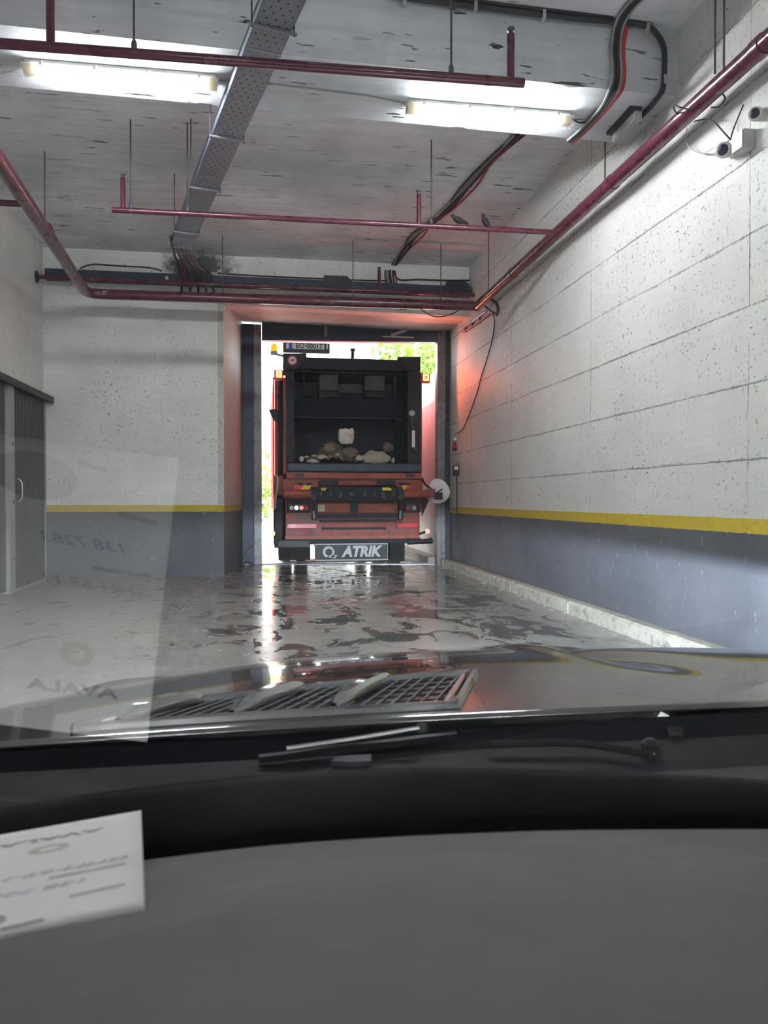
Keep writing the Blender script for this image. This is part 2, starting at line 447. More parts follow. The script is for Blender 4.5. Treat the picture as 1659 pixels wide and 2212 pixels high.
# lintel: rolled curtain box between the posts, running skewed with the threshold
def dl(x): return 14.93 + (14.36-14.93)*(x+.05)/3.29
lm = MB()
for (za, zb_, oy) in ((4.33, 4.66, 0.0), (4.29, 4.35, -.03)):
    A0, B0 = Vector((-.05, dl(-.05)+oy, za)), Vector((3.24, dl(3.24)+oy, za-.055 if za > 4.3 else za-.05))
    lm.prism([A0, B0, B0+Vector((0,0,zb_-za)), A0+Vector((0,0,zb_-za))], (0, .14, 0))
lt = lm.build('lintel', MT['blue_st'], dr)
for px in (704, 817):
    p = PY(px, 718, 14.60); MB().box((p.x-.03, p.y-.02, 4.34), (p.x+.03, p.y+.03, 4.60)).build('bracket', MT['post_st'], lt)
p = PY(862, 716, 14.45); MB().bar((p.x-.16, p.y-.03, 4.36), (p.x+.14, p.y-.03, 4.47), .05, .05).build('crank_bar', MT['grey_pl'], lt)
MB().box((p.x-.32, p.y-.05, 4.32), (p.x+.28, p.y-.02, 4.345)).build('crank_bar', MT['grey_pl'], lt)

# drain channel across the threshold
gr = thing('drain_grate', (1.6, 14.85, 0), 'slotted steel drain grate across the exit threshold', 'drain')
A0, B0 = Vector((-.05, 15.10, .004)), Vector((3.26, 14.62, .004)); dv = (B0-A0).normalized(); nv = Vector((-dv.y, dv.x, 0))
fm = MB()
for s in (-.13, .13): fm.bar(A0+nv*s, B0+nv*s, .03, .012)
fm.build('frame', MT['galv'], gr)
MB().bar(A0-Vector((0,0,.003)), B0-Vector((0,0,.003)), .24, .003).build('channel', MT['black_st'], gr)
bm_ = MB(); n = 66
for k in range(n):
    p = A0.lerp(B0, (k+.5)/n); bm_.obox(p+Vector((0,0,.002)), dv*.013, nv*.12, (0,0,.004))
bm_.build('bars', MT['galv'], gr)

# ================================================================== GREY SLIDING DOOR ON THE LEFT WALL
d2 = thing('door_2', (XL+.04, 11.6, 0), 'dark grey ribbed sliding door with top cover and chrome handle', 'door', kind='structure')
y0, y1, z1 = 11.10, 12.66, 2.80; n = 11; w = (y1-y0)/n
for k in range(n):
    MB().prism([(XL+.002, y0+k*w, .03), (XL+.05, y0+k*w+.004, .03), (XL+.062, y0+k*w+.03, .03), (XL+.062, y0+(k+1)*w-.03, .03), (XL+.05, y0+(k+1)*w-.004, .03), (XL+.002, y0+(k+1)*w, .03)], (0,0,z1-.03)).build('slat', MT['doorgrey'], d2)
fp = MB().box((XL+.005, 10.86, 0), (XL+.10, 11.09, z1)).build('frame_post', MT['doorframe'], d2, bevel=.005)
for zz in (.45, 1.22, 2.0): MB().lathe((XL+.10, 11.00, zz), (1,0,0), [(0,.022),(.012,.02)], 10).build('bolt', MT['black_st'], fp)
MB().box((XL+.005, y1+.004, 0), (XL+.075, y1+.03, z1)).build('edge_trim', MT['doorframe'], d2)
MB().box((XL+.01, 8.6, .03), (XL+.05, 10.85, z1)).build('leaf', MT['doorgrey'], d2)
MB().box((XL+.01, 10.80, .0), (XL+.12, 12.68, .028)).build('threshold', MT['doorframe'], d2)
MB().prism([(XL+.002, 6.5, 2.79), (XL+.16, 6.5, 2.77), (XL+.17, 6.5, 2.86), (XL+.002, 6.5, 2.90)], (0, 6.33, 0)).build('cover', MT['black_st'], d2)
hx = XL+.065; hy = 11.20
MB().tube(smoothpath([(hx, hy, 1.22), (hx+.05, hy, 1.23), (hx+.085, hy, 1.28), (hx+.09, hy, 1.38), (hx+.085, hy, 1.48), (hx+.05, hy, 1.53), (hx, hy, 1.54)], 4), .014, 10).build('handle', MT['chrome'], d2, smooth=True)

# ================================================================== FLUORESCENT LAMPS
def lamp(c, label, first=None):
    if first: return copy_thing(first, c, label)
    c = Vector(c); L = 1.50
    r = thing('fluorescent_lamp', c, label, 'lamp', 'fluorescent ceiling lamps')
    # housing fixed to the beam, glowing tube trough below, clear end caps
    def sec(w, z0, z1, x0, x1, m=8):
        prof = [(-w, z0)] + [(-w*math.cos(math.pi*k/m), z0-(z0-z1)*math.sin(math.pi*k/m)**.7) for k in range(1, m)] + [(w, z0)]
        return MB().prism([(c.x+x0, c.y+y, c.z+z) for y, z in prof], (x1-x0, 0, 0))
    MB().box((c.x-L/2+.02, c.y-.07, c.z-.035), (c.x+L/2-.02, c.y+.07, c.z)).build('housing', MT['white_pl'], r, bevel=.012)
    for s in (-.032, .032):
        t = MB().tube([(c.x-L/2+.10, c.y+s, c.z-.062), (c.x+L/2-.10, c.y+s, c.z-.062)], .020, 12).build('tube', MT['tube'], r, smooth=True)
    sec(.078, -.035, -.115, -L/2, L/2).build('clear_cover', MT['cover'], r, smooth=True)
    for s in (-1, 1):
        x0 = s*(L/2-.09); x1 = s*(L/2-.015)
        sec(.06, -.036, -.098, min(x0,x1), max(x0,x1)).build('end_cap', MT['beige_pl'], r, smooth=True)
    for k in (-.6, -.2, .2, .6):
        for s in (-1, 1):
            MB().box((c.x+k-.012, c.y+s*.082-.006, c.z-.055), (c.x+k+.012, c.y+s*.082+.006, c.z-.02)).build('clip', MT['white_pl'], r)
    return r
L1 = lamp((-1.11, 6.43, 4.67), 'left glowing twin-tube lamp under the beam beside the cable tray')
L2 = lamp((1.95, 6.56, 4.67), 'right glowing twin-tube lamp under the beam near the red cable', L1)
lamp((-1.11, -4.05, 4.67), 'left of the lamps under the beam behind the car', L1)
lamp((1.95, -3.95, 4.67), 'right of the lamps under the beam behind the car', L1)

# ================================================================== RED SPRINKLER PIPES
ZP = 4.28
def rods(mb, pts, top=ZC):
    for x, y, z in pts: mb.tube([(x, y, z), (x, y, top)], .008, 6)
def rod_part(root, x, y, z, top=ZC):
    o = MB().tube([(x, y, z), (x, y, top)], .008, 6).build('hanger_rod', MT['rod'], root)
    MB().lathe((x, y, z+.10), (0,0,-1), [(0,.008),(.03,.02),(.06,.02),(.1,.02)], 8).build('clevis', MT['rod'], o)
def bend(p, q, r_, rad=.22, k=6):
    """rounded corner at q between p and r_"""
    p, q, r_ = Vector(p), Vector(q), Vector(r_)
    a = q + (p-q).normalized()*rad; b = q + (r_-q).normalized()*rad
    return [a*(1-t)**2 + q*2*t*(1-t) + b*t*t for t in [i/k for i in range(k+1)]]
mp = thing('fire_main_pipe', (3.29, 5, ZP), 'thick red fire main looping along the right wall and across the exit', 'pipe')
hl = (-2.60, 11.98, ZP+.02); hr = (3.29, 11.72, ZP)
MB().tube([(3.29, 11.80, ZP), (3.29, -8.9, ZP)], .068, 18).build('side_run', MT['red_pipe'], mp, smooth=True)
path = [(3.33, 11.72, ZP)] + bend((3.29,11.72,ZP), hl, (-2.2, 5, ZP+.02), .26) + [(-2.36, 7.4, ZP+.03), (-2.0, 1.0, ZP+.03), (-1.7, -8.9, ZP+.03)]
MB().tube(path, .075, 18).build('cross_run', MT['red_pipe'], mp, smooth=True)
for yy in (9.9, 6.95, 4.7): MB().tube([(3.29, yy, ZP), (3.29, yy+.10, ZP)], .074, 18).build('coupling', MT['red_pipe'], mp, smooth=True)
MB().tube([(-2.44,9.2,ZP+.025), (-2.445,9.32,ZP+.025)], .081, 18).build('coupling', MT['red_pipe'], mp, smooth=True)
for (x, y) in ((3.29,11.1), (3.29,7.14)): rod_part(mp, x, y, ZP, ZC)
for (x, y) in ((-2.48,9.35), (-.62,11.9), (1.35,11.82), (2.72,11.76)): rod_part(mp, x, y, ZP)
st = MB().box((-2.36,11.895,ZP+.0), (-2.28,11.91,ZP+.05)).build('sticker', MT['white_pl'], mp)
MB().tube([(-2.41, 8.40, ZP), (-3.44, 8.42, ZP)], .032, 12).build('stub_pipe', MT['red_pipe'], mp, smooth=True)

def branch(p0, p1, r, label, risers, rodx, top_of):
    p0, p1 = Vector(p0), Vector(p1)
    t = thing('sprinkler_branch_pipe', (p0+p1)/2, label, 'pipe', 'sprinkler branch pipes')
    MB().tube([p0, p1], r, 12).build('pipe', MT['red_pipe'], t, smooth=True)
    for x in risers:
        k = (x-p0.x)/(p1.x-p0.x); p = p0.lerp(p1, k)
        rs = MB().tube([p, p+Vector((0,0,.34))], r*.85, 10).build('riser', MT['red_pipe'], t, smooth=True)
        MB().lathe(p+Vector((0,0,.34)), (0,0,1), [(0,.016),(.025,.016),(.03,.03),(.045,.03)], 10).build('sprinkler_head', MT['rod'], rs)
    for x in rodx:
        k = (x-p0.x)/(p1.x-p0.x); p = p0.lerp(p1, k); rod_part(t, p.x, p.y, p.z, top_of)
    return t
branch((-2.38, 5.50, ZP), (1.87, 5.42, ZP), .034, 'thin red sprinkler pipe just in front of the lamp beam', (-1.41, 1.77), (-.87, 1.33), ZC)
branch((-1.57, 8.43, ZP), (3.26, 8.37, ZP), .030, 'thin red sprinkler pipe behind the beam joining the right main', (-1.46, 1.69), (-1.38, -.80, 1.83), ZC)
t = branch((-3.44, 12.50, 4.66), (3.44, 12.42, 4.64), .034, 'thin dark red pipe along the top of the back wall', (-1.28, 1.85), (-.95,), ZC)
MB().lathe((-3.448, 12.5, 4.66), (1,0,0), [(0,.09),(.02,.09),(.03,.05),(.05,.04)], 14).build('wall_flange', MT['black_st'], t)

# ================================================================== PERFORATED CABLE TRAY
def tray_at(y): return Vector((.13 - (y-5.17)*.232, y, 4.53))
tr = thing('cable_tray', tray_at(5), 'long perforated blue-grey steel cable tray hung from the ceiling', 'cable tray')
ty = -1.0
cuts = [-.6, 1.4, 3.5, 5.75, 8.05, 10.0, 10.35]
for a_, b_ in zip(cuts, cuts[1:]):
    A, B = tray_at(a_), tray_at(b_); L = (B-A).length; ang = math.atan2((B-A).y, (B-A).x)
    mb = MB(); w = .132; hgt = .06; tk = .003; x0 = -L/2+.004; x1 = L/2-.004
    mb.box((x0,-w,0), (x1,w,tk)); mb.box((x0,-w,0), (x1,-w+tk,hgt)); mb.box((x0,w-tk,0), (x1,w,hgt))
    mb.box((x0,-w-.012,hgt-tk), (x1,-w+tk,hgt)); mb.box((x0,w-tk,hgt-tk), (x1,w+.012,hgt))
    o = mb.build('tray_section', MT['tray'], None)
    o.parent = tr; o.location = (A+B)/2 - tray_at(5); o.rotation_euler = (0,0,ang)
    jm = MB().box((L/2-.02,-w-.004,-.004), (L/2+.02,w+.004,0)); j = jm.build('joint_plate', MT['galv'], None); j.parent = o
for yy in (3.4, 5.45, 7.15, 8.35, 9.75):
    c0 = tray_at(yy); sd = Vector((1, .232, 0)).normalized()
    tb = MB().bar(c0-sd*.16-Vector((0,0,.012)), c0+sd*.17-Vector((0,0,.012)), .022, .018).build('trapeze', MT['galv'], tr)
    for s in (-.15, .15):
        p = c0+sd*s
        MB().tube([p-Vector((0,0,.03)), (p.x,p.y,ZC)], .007, 6).build('rod', MT['rod'], tb)
# cables falling from the end of the tray to the wall
def cable(name, pts, r, m, label, cat='cable', n=8, k=5):
    return tag(MB().tube(smoothpath(pts, k), r, n).build(name, m, smooth=True), label, cat)
for i in range(5):
    o = (i-2)*.05; p = tray_at(10.3)
    cable('drooping_cable', [(p.x+o, 10.0, 4.55), (p.x+o-.02, 10.6, 4.56), (p.x+o*1.6-.05, 11.4, 4.75-.03*i), (p.x+o*2.4-.03, 12.3, 4.92-.04*i), (p.x+o*2.6, 12.80, 4.80-.05*i), (p.x+o*2.6, 12.84, 4.60)],
          .018, MT['rod' if i % 2 else 'cable'],
          ['leftmost black cable drooping from the end of the tray','second grey cable drooping from the end of the tray','middle black cable drooping from the end of the tray','fourth grey cable drooping from the end of the tray','rightmost black cable drooping from the end of the tray'][i])

# ================================================================== STEEL CHANNEL ON THE BACK WALL
ch = thing('steel_channel', (0, 12.75, 4.7), 'long dark steel channel across the back wall above the exit', 'girder')
MB().box((-3.38, 12.72, 4.70), (XR-.01, 12.855, 4.715)).box((-3.38, 12.72, 4.84), (XR-.01, 12.855, 4.855)).box((-3.38, 12.70, 4.70), (XR-.01, 12.73, 4.855)).build('web', MT['blue_st'], ch)
for (px0, px1) in ((405, 452), (700, 752), (965, 1008)):
    a_ = PY(px0, 590, 12.68); b_ = PY(px1, 590, 12.68)
    MB().prism([(a_.x-.05, 12.66, 4.73), (b_.x+.12, 12.66, 4.73), (b_.x+.05, 12.66, 4.86), (b_.x-.02, 12.66, 4.93), (a_.x, 12.66, 4.93)], (0,.06,0)).build('gusset', MT['black_st'], ch)
MB().lathe(PY(361, 602, 12.66), (0,-1,0), [(0,.03),(.05,.03),(.06,.02)], 10).build('box_lamp', MT['beige_pl'], ch)

# ================================================================== CEILING AND BEAM CABLES
W = lambda pts, Z: [PZ(x, y, Z) for x, y in pts]
pts = W([(1120,290),(1062,345),(1012,402),(965,452),(932,480),(900,508),(872,540),(850,575)], ZC-.02)
cb = thing('ceiling_cable_run', pts[3], 'black and grey cable run clipped diagonally across the ceiling slab', 'cable')
wall_pts = [PY(842, 588, YB-.03), PY(845, 612, YB-.03)]
for i, (o, m, r) in enumerate(((0,'cable',.020), (.035,'cable',.014), (-.03,'greycable',.014), (.065,'redcable',.012), (-.055,'cable',.012))):
    MB().tube(smoothpath([p+Vector((o*(1+.7*math.sin(k*2.1+i)), 0, -.012*math.sin(k*1.7+i)**2)) for k, p in enumerate(pts)] + [w_+Vector((o*1.5,0,0)) for w_ in wall_pts], 5), r, 8).build('strand', MT[m], cb, smooth=True)
cable('wall_cable', [PY(850,585,YB-.02), PY(862,604,YB-.03), PY(900,604,YB-.02), PY(980,606,YB-.02), PY(1035,606,YB-.02), PY(1052,618,YB-.03), PY(1050,640,YB-.03)], .014, MT['cable'], 'black cable fixed along the back wall right of the ceiling run')
cable('wall_cable', [PY(840,606,YB-.02), PY(800,606,YB-.02), PY(700,602,YB-.02), PY(560,596,YB-.02), PY(470,590,YB-.02)], .011, MT['cable'], 'thin black cable along the middle of the back wall')
cable('wall_cable', [PY(172,580,YB-.02), PY(200,571,YB-.03), PY(250,574,YB-.02), PY(320,578,YB-.02), PY(350,585,YB-.02)], .012, MT['cable'], 'thin black cable on the back wall left of the soot patch')
cable('hanging_wire', [PY(905,664,11.77), PY(930,681,11.77), PY(955,684,11.77), PY(985,674,11.77), PY(998,662,11.76)], .009, MT['cable'], 'black wire sagging below the cross run of the fire main')
def NF(x, y): # on the near face of the lamp beam
    d = ray(x, y); k = (5.98 - .0) / (d.y - .0318*d.x); return CAM + d*k
near = [NF(840,-8), NF(950,8), NF(1050,20), NF(1150,33), NF(1250,44), NF(1320,50), NF(1390,58), NF(1415,75), NF(1431,105), NF(1433,150), NF(1430,190), NF(1424,206)]
cr = thing('beam_conduit', near[4], 'bundle of dark cables along the top of the beam bending down to the emergency light', 'cable')
MB().tube(smoothpath([p+Vector((0,-.02,0)) for p in near] + [PZ(1405,232,4.645), PZ(1378,258,4.64)], 5), .023, 8).build('strand', MT['cable'], cr, smooth=True)
MB().tube(smoothpath([p+Vector((0,-.03,.035)) for p in near[:6]], 5), .014, 8).build('strand', MT['cable'], cr, smooth=True)
for px, py in ((872,2),(1025,18),(1172,36),(1395,64),(1432,175)):
    p = NF(px, py); MB().box((p.x-.012, p.y-.05, p.z-.045), (p.x+.012, p.y+.0, p.z+.03)).build('clip', MT['grey_pl'], cr)
dn = [PZ(1400,-15,5.20), PZ(1362,22,5.20), NF(1340,60), NF(1333,110), NF(1335,150), NF(1334,180), NF(1325,205)]
dn2 = [PZ(1300,238,4.64), PZ(1262,278,4.645), PZ(1232,304,4.645)]
vb = thing('vertical_cable_bundle', dn[3], 'bundle of black, grey and red cables dropping over the right end of the beam', 'cable')
for i, (o, m, r) in enumerate(((-.04,'cable',.016),(-.012,'cable',.018),(.016,'greycable',.012),(.040,'redcable',.018),(-.06,'greycable',.012),(.0,'whitecable',.008))):
    if m == 'redcable': base = dn[2:]
    else: base = dn
    MB().tube(smoothpath([p+Vector((o,-.025,0)) for p in base] + [p+Vector((o*.6,o*.4,-.01)) for p in dn2], 5), r, 8).build('strand', MT[m], vb, smooth=True)
cable('lamp_wire', [(-1.86,6.43,4.65), (-1.93,6.42,4.60), (-2.05,6.5,4.60), (-2.3,6.62,4.63)], .006, MT['whitecable'], 'short white wire at the left end of the left lamp')
cable('lamp_wire', [(-.36,6.44,4.655), (-.1,6.42,4.66), (.5,6.46,4.655), (.9,6.50,4.66), (1.2,6.56,4.655)], .006, MT['greycable'], 'thin grey wire joining the two lamps under the beam')
cable('lamp_wire', [(2.70,6.56,4.645), (2.80,6.60,4.63), (2.90,6.62,4.655)], .007, MT['cable'], 'short black wire at the right end of the right lamp')

# emergency light on the underside of the beam, seen from its side
em = thing('emergency_light', PZ(1350,270,4.62), 'slim grey emergency light with black base under the beam', 'lamp')
a_, b_ = PZ(1374,236,4.64), PZ(1322,292,4.64)
dv = (b_-a_); dv.z = 0; L = dv.length; dv.normalize(); sd = Vector((dv.y,-dv.x,0))
if sd.x < 0: sd = -sd
MB().obox((a_+b_)/2+Vector((0,0,.012)), dv*L/2, sd*.055, (0,0,.017)).build('base', MT['black_st'], em)
MB().obox((a_+b_)/2+sd*.03+Vector((0,0,-.04)), dv*L/2*.94, sd*.035, (0,0,.04)).build('diffuser', MT['grey_pl'], em, bevel=.008)
# dark duct at the upper right corner
dk = thing('ventilation_duct', (3.2, 4.4, 5.0), 'dark duct tucked under the ceiling at the upper right corner', 'duct')
MB().tube([(2.95, 4.62, 5.08), (3.46, 4.62, 5.08)], .12, 16).build('duct', MT['black_st'], dk, smooth=True)
MB().tube([(3.05, 4.62, 5.08), (3.08, 4.62, 5.08)], .128, 16).build('collar', MT['rod'], dk, smooth=True)
rdp = thing('twin_rods', (3.2,5.2,4.3), 'pair of thin rods holding the fire main beside the right wall', 'rod')
for o in (0,.07): MB().tube([(3.25+o, 5.22, ZP+.075), (3.25+o, 5.22, ZC)], .008, 6).build('rod', MT['rod'], rdp)

# ================================================================== CAMERAS ON THE RIGHT WALL
def dome(p, label, s=1.0, dirv=(-.75,-.62,-.2)):
    p = Vector(p); dv = Vector(dirv).normalized()
    r = thing('security_camera', p, label, 'camera', 'security cameras')
    MB().lathe(Vector((XR, p.y, p.z)), (-1,0,0), [(0,.05*s),(.02,.05*s),(.03,.035*s),(.06,.03*s)], 16).build('mount', MT['white_pl'], r, smooth=True)
    MB().lathe(p-dv*.03*s, dv, [(0,.03*s),(.012*s,.05*s),(.05*s,.058*s),(.075*s,.055*s),(.08*s,.045*s)], 20).build('housing', MT['white_pl'], r, smooth=True)
    MB().lathe(p+dv*.045*s, dv, [(0,.042*s),(.01*s,.040*s),(.022*s,.028*s),(.03*s,.008*s)], 18).build('lens', MT['black_st'], r, smooth=True)
    return r
dome(PX(1566,325,3.40), 'lower white dome camera beside the grey junction box')
dome(PX(1634,247,3.43), 'upper dark-fronted camera near the right edge of the wall', .85)
p = PX(1605,312,3.44)
jb = thing('junction_box', p, 'small grey junction box on the right wall by the cameras', 'box')
MB().box((XR-.09, p.y-.10, p.z-.07), (XR, p.y+.04, p.z+.07)).build('body', MT['grey_pl'], jb, bevel=.008)
MB().box((XR-.10, p.y-.092, p.z-.062), (XR-.09, p.y+.032, p.z+.062)).build('lid', MT['white_pl'], jb, bevel=.003)
cable('camera_cable', [PX(1578,302,3.40), PX(1560,282,3.36), PX(1540,262,3.36), PX(1520,258,3.38), PX(1500,262,3.36)], .006, MT['cable'], 'black loop of cable from the cameras up to the fire main')
cable('camera_cable', [PX(1574,304,3.40), PX(1545,318,3.40), PX(1515,331,3.42), PX(1490,320,3.42), PX(1482,300,3.42), PX(1484,275,3.42)], .006, MT['whitecable'], 'pale loop of cable hanging below the fire main')
cable('camera_cable', [PX(1578,302,3.42), PX(1586,275,3.45), PX(1606,226,3.46)], .005, MT['cable'], 'straight black cable rising from the junction box')
cable('camera_cable', [PX(1500,240,3.2), PX(1470,232,3.1), PX(1456,228,3.12), PX(1458,240,3.15), PX(1466,245,3.22), PX(1480,246,3.28)], .006, MT['cable'], 'small black cable loop behind the fire main')
cable('camera_cable', [PX(1562,204,3.38), PX(1566,214,3.38), PX(1553,230,3.36), PX(1536,232,3.34)], .006, MT['cable'], 'small black cable loop in front of the fire main')

# conduits and boxes beside the exit
cable('hanging_wire', [PX(1062,672,3.42), PX(1068,692,3.45), PX(1064,730,3.455), PX(1052,775,3.455), PX(1040,812,3.455), PX(1030,850,3.455), PX(1012,900,3.455), PX(998,928,3.455), PX(983,938,3.44)], .009, MT['cable'], 'black wire hanging in a curve down the right wall beside the exit')
cable('wall_hose', [PX(1062,648,3.40), PX(1072,656,3.40), PX(1076,668,3.42), PX(1072,680,3.44)], .022, MT['cable'], 'thick black hose bent round under the corner of the fire main')
cable('wall_hose', [PX(1048,662,3.42), PX(1060,672,3.42), PX(1068,676,3.44)], .016, MT['cable'], 'short black hose beside the bent hose at the pipe corner')
wp = thing('wall_conduits', (3.45, 13, 4.2), 'thin red and pale conduits along the right wall top at the exit', 'conduit')
for i, (a_, b_, m) in enumerate((((1050,672),(990,714),'galv'), ((1044,674),(988,718),'greycable'), ((1058,678),(1000,718),'redcable'))):
    MB().tube(smoothpath([PX(*a_,3.44), PX((a_[0]+b_[0])/2,(a_[1]+b_[1])/2+2,3.445), PX(*b_,3.445)],4), .014, 8).build('conduit', MT[m], wp, smooth=True)
for px, py in ((1036,690),(1020,700),(1006,710)): MB().obox(PX(px,py,3.45), (.02,0,0), (0,.015,0), (0,0,.06)).build('clip', MT['galv'], wp)
p = PX(985, 1017, 3.43)
cbx = thing('control_box', p, 'small black door control box with white switch beside the exit', 'box')
MB().box((XR-.09, p.y-.10, p.z-.09), (XR, p.y+.06, p.z+.10)).build('body', MT['black_st'], cbx, bevel=.01)
MB().box((XR-.10, p.y-.12, p.z+.01), (XR-.03, p.y-.10, p.z+.08)).build('switch', MT['white_pl'], cbx, bevel=.004)
MB().tube([(XR-.03, p.y-.02, p.z-.09), (XR-.03, p.y-.02, .55)], .010, 8).build('cable', MT['cable'], cbx)
p = PX(978, 962, 3.40)
sl = thing('warning_lamp', p, 'small dark red warning lamp on the right guide post', 'lamp')
MB().lathe(p+Vector((.03,0,-.06)), (0,0,1), [(0,.045),(.03,.05),(.04,.035),(.10,.033),(.13,.015)], 14).build('lens', MT['redcable'], sl, smooth=True)
MB().box((p.x-.0, p.y-.05, p.z-.10), (XR, p.y+.05, p.z-.06)).build('bracket', MT['black_st'], sl)
MB().box((p.x+.0, p.y-.05, p.z+.09), (XR-.01, p.y+.02, p.z+.13)).build('cap', MT['white_pl'], sl)
p = PY(533, 1200, 14.9); p.z = 0
fc = thing('foot_clamp', p, 'bent steel clamp on the floor at the left guide post', 'clamp')
MB().tube(smoothpath([(p.x-.07,p.y,.02),(p.x-.03,p.y,.16),(p.x+.05,p.y,.30),(p.x+.10,p.y,.36)],4), .02, 8).build('strap', MT['galv'], fc, smooth=True)
MB().lathe((p.x,p.y,0), (0,0,1), [(0,.10),(.04,.10),(.06,.06)], 14).build('foot', MT['post_st'], fc, smooth=True)

# ================================================================== OUTSIDE
struct('ground', MB().box((-60, 15.25, -.25), (60, 120, -.01)), MT['ground'], 'sunlit pale concrete yard outside the exit', 'ground')
ow = MB().prism([(3.42, 14.75, 0), (3.42, 30, 0), (3.42, 30, 3.1), (3.42, 14.75, 3.9)], (.35, 0, 0))
struct('wall_yard', ow, MT['outwall'], 'bright white yard wall beyond the right guide post', 'wall')
struct('kerb_yard', MB().box((3.16, 14.75, -.02), (3.42, 30, .12)), MT['kerb'], 'sunlit kerb at the foot of the yard wall', 'kerb')
g = G('leaves'); lv = g.noise(g.pos(), 3, 3)
MT['leaf'] = g.out(g.mix(g.rng(lv,.35,.65), (.10,.22,.03), (.30,.44,.06)), .6)
MT['bark'] = plain('bark', (.12,.08,.05), .9, bump=.5)
MT['house'] = plain('ochre_render', (.62,.50,.34), .8)
MT['roof'] = plain('roof_tiles', (.45,.15,.08), .8)
MT['glass_dk'] = plain('dark_window_glass', (.03,.035,.04), .1)
def foliage(c, r, n, size, seed):
    rd = random.Random(seed); mb = MB()
    for _ in range(n):
        d = Vector((rd.gauss(0,1), rd.gauss(0,1), rd.gauss(0,1))).normalized()*(rd.random()**.45)
        k = 1+.35*mnoise.noise(d*2.2+Vector((seed,0,0)))
        p = Vector(c)+Vector((d.x*r[0], d.y*r[1], d.z*r[2]))*k
        u = Vector((rd.gauss(0,1), rd.gauss(0,1), rd.gauss(0,1))).normalized(); v = u.orthogonal().normalized()
        s = size*rd.uniform(.6,1.3)
        mb.add([p-u*s, p-v*s*.45, p+u*s, p+v*s*.45], [(0,1,2,3)])
    return mb
def tree(x, y, h, r, label, seed, n=2600):
    t = thing('tree', (x, y, 0), label, 'tree', 'trees beyond the yard')
    MB().tube([(x,y,-.02),(x+.1,y,h*.4),(x-.05,y,h*.75)], [.22,.16,.06], 8).build('trunk', MT['bark'], t, smooth=True)
    foliage((x, y, h*.68), (r, r, h*.36), n, .22, seed).build('foliage', MT['leaf'], t)
p = PY(905, 790, 34); tree(p.x, 34, 9.5, 2.6, 'leafy green tree above the yard wall right of the truck', 3)
p = PY(945, 760, 40); tree(p.x+.5, 40, 12, 3.0, 'taller tree behind the leafy tree at the right post', 9)
p = PY(573, 1035, 32)
hg = thing('hedge', (p.x-1, 32, 0), 'low bright green hedge left of the truck in the yard', 'hedge')
foliage((p.x-1.2, 32, 1.5), (1.9, .8, 1.35), 2600, .12, 21).build('foliage', MT['leaf'], hg)
MB().tube([(p.x-1.2,32,-.02),(p.x-1.2,32,1.4)], .06, 8).build('stem', MT['bark'], hg)
p = PY(566, 960, 60)
hs = thing('house', (p.x-4, 62, 0), 'distant ochre house with a red roof left of the truck', 'house')
MB().box((p.x-9, 60, -.02), (p.x+.25, 68, 4.8)).build('walls', MT['house'], hs)
MB().prism([(p.x-9.4, 59.6, 4.8), (p.x+.65, 59.6, 4.8), (p.x-4.4, 59.6, 7.2)], (0, 8.8, 0)).build('roof', MT['roof'], hs)
for k in range(3): MB().box((p.x-1.3-k*2.6, 59.95, 2.2), (p.x-.2-k*2.6, 60.0, 3.8)).build('window', MT['glass_dk'], hs)
p = PY(897, 790, 24)
lpst = thing('street_pole', (p.x, 24, 0), 'thin grey pole in front of the tree behind the yard wall', 'pole')
MB().tube([(p.x,24,-.02),(p.x,24,9)], [.05,.035], 10).build('pole', MT['galv'], lpst)
MB().tube([(p.x,24,-.02),(p.x,24,.35)], .09, 10).build('base', MT['galv'], lpst)

# ================================================================== REFUSE TRUCK
TY = 13.9
MT['t_red'] = plain('faded_red_truck_paint', (.25,.040,.026), .5, var=.3, scale=4, dirt=((.07,.035,.03),.35))
MT['t_red2'] = plain('bright_red_truck_side', (.55,.035,.03), .35, var=.12, scale=3)
MT['t_orange'] = plain('orange_red_bar', (.32,.060,.030), .5, var=.25, dirt=((.13,.06,.04),.3))
MT['t_blk'] = plain('black_grimy_steel', (.013,.015,.021), .55, .1, var=.4, scale=5, dirt=((.03,.031,.036),.3), Specular_IOR_Level=.25)
MT['t_navy'] = plain('dark_navy_steel', (.007,.011,.023), .55, .1, var=.35, scale=4, Specular_IOR_Level=.25)
MT['t_blue'] = plain('blue_grey_hopper_lip', (.030,.050,.075), .45, .2, var=.35, scale=6, dirt=((.03,.035,.04),.3))
MT['t_grey'] = plain('grey_hopper_steel', (.05,.052,.06), .55, .2, var=.3, scale=6, dirt=((.025,.024,.024),.35))
MT['rubber'] = plain('rubber', (.018,.018,.019), .85, var=.3)
MT['yellow'] = plain('warning_yellow', (.72,.55,.02), .5, var=.12)
MT['redrefl'] = plain('red_reflector', (.62,.03,.05), .3, var=.1)
MT['lamp_yel'] = glow('lit_amber_ring', (1.0,.62,.04), 2.2)
MT['lamp_red'] = glow('lit_red_lamp', (1.0,.035,.02), 1.2)
MT['beacon'] = plain('amber_beacon', (.85,.42,.01), .25, var=.1, Emission_Color=(1,.5,.02,1), Emission_Strength=.5)
MT['white'] = plain('white_sheet', (.85,.85,.84), .5, var=.03)
MT['ink'] = plain('black_ink', (.02,.02,.02), .6)
MT['blueink'] = plain('plate_blue', (.03,.08,.45), .5)
MT['sign'] = plain('dark_green_black_sign', (.022,.030,.030), .55, var=.2)
MT['signtxt'] = plain('pale_sign_print', (.50,.52,.53), .5, var=.15, scale=30)
MT['bulb'] = glow('lit_white_bulb', (1,.97,.92), 3.0)
tk = thing('garbage_truck', (1.55, TY, 0), 'red rear-loading garbage truck with open black hopper standing in the exit', 'truck')
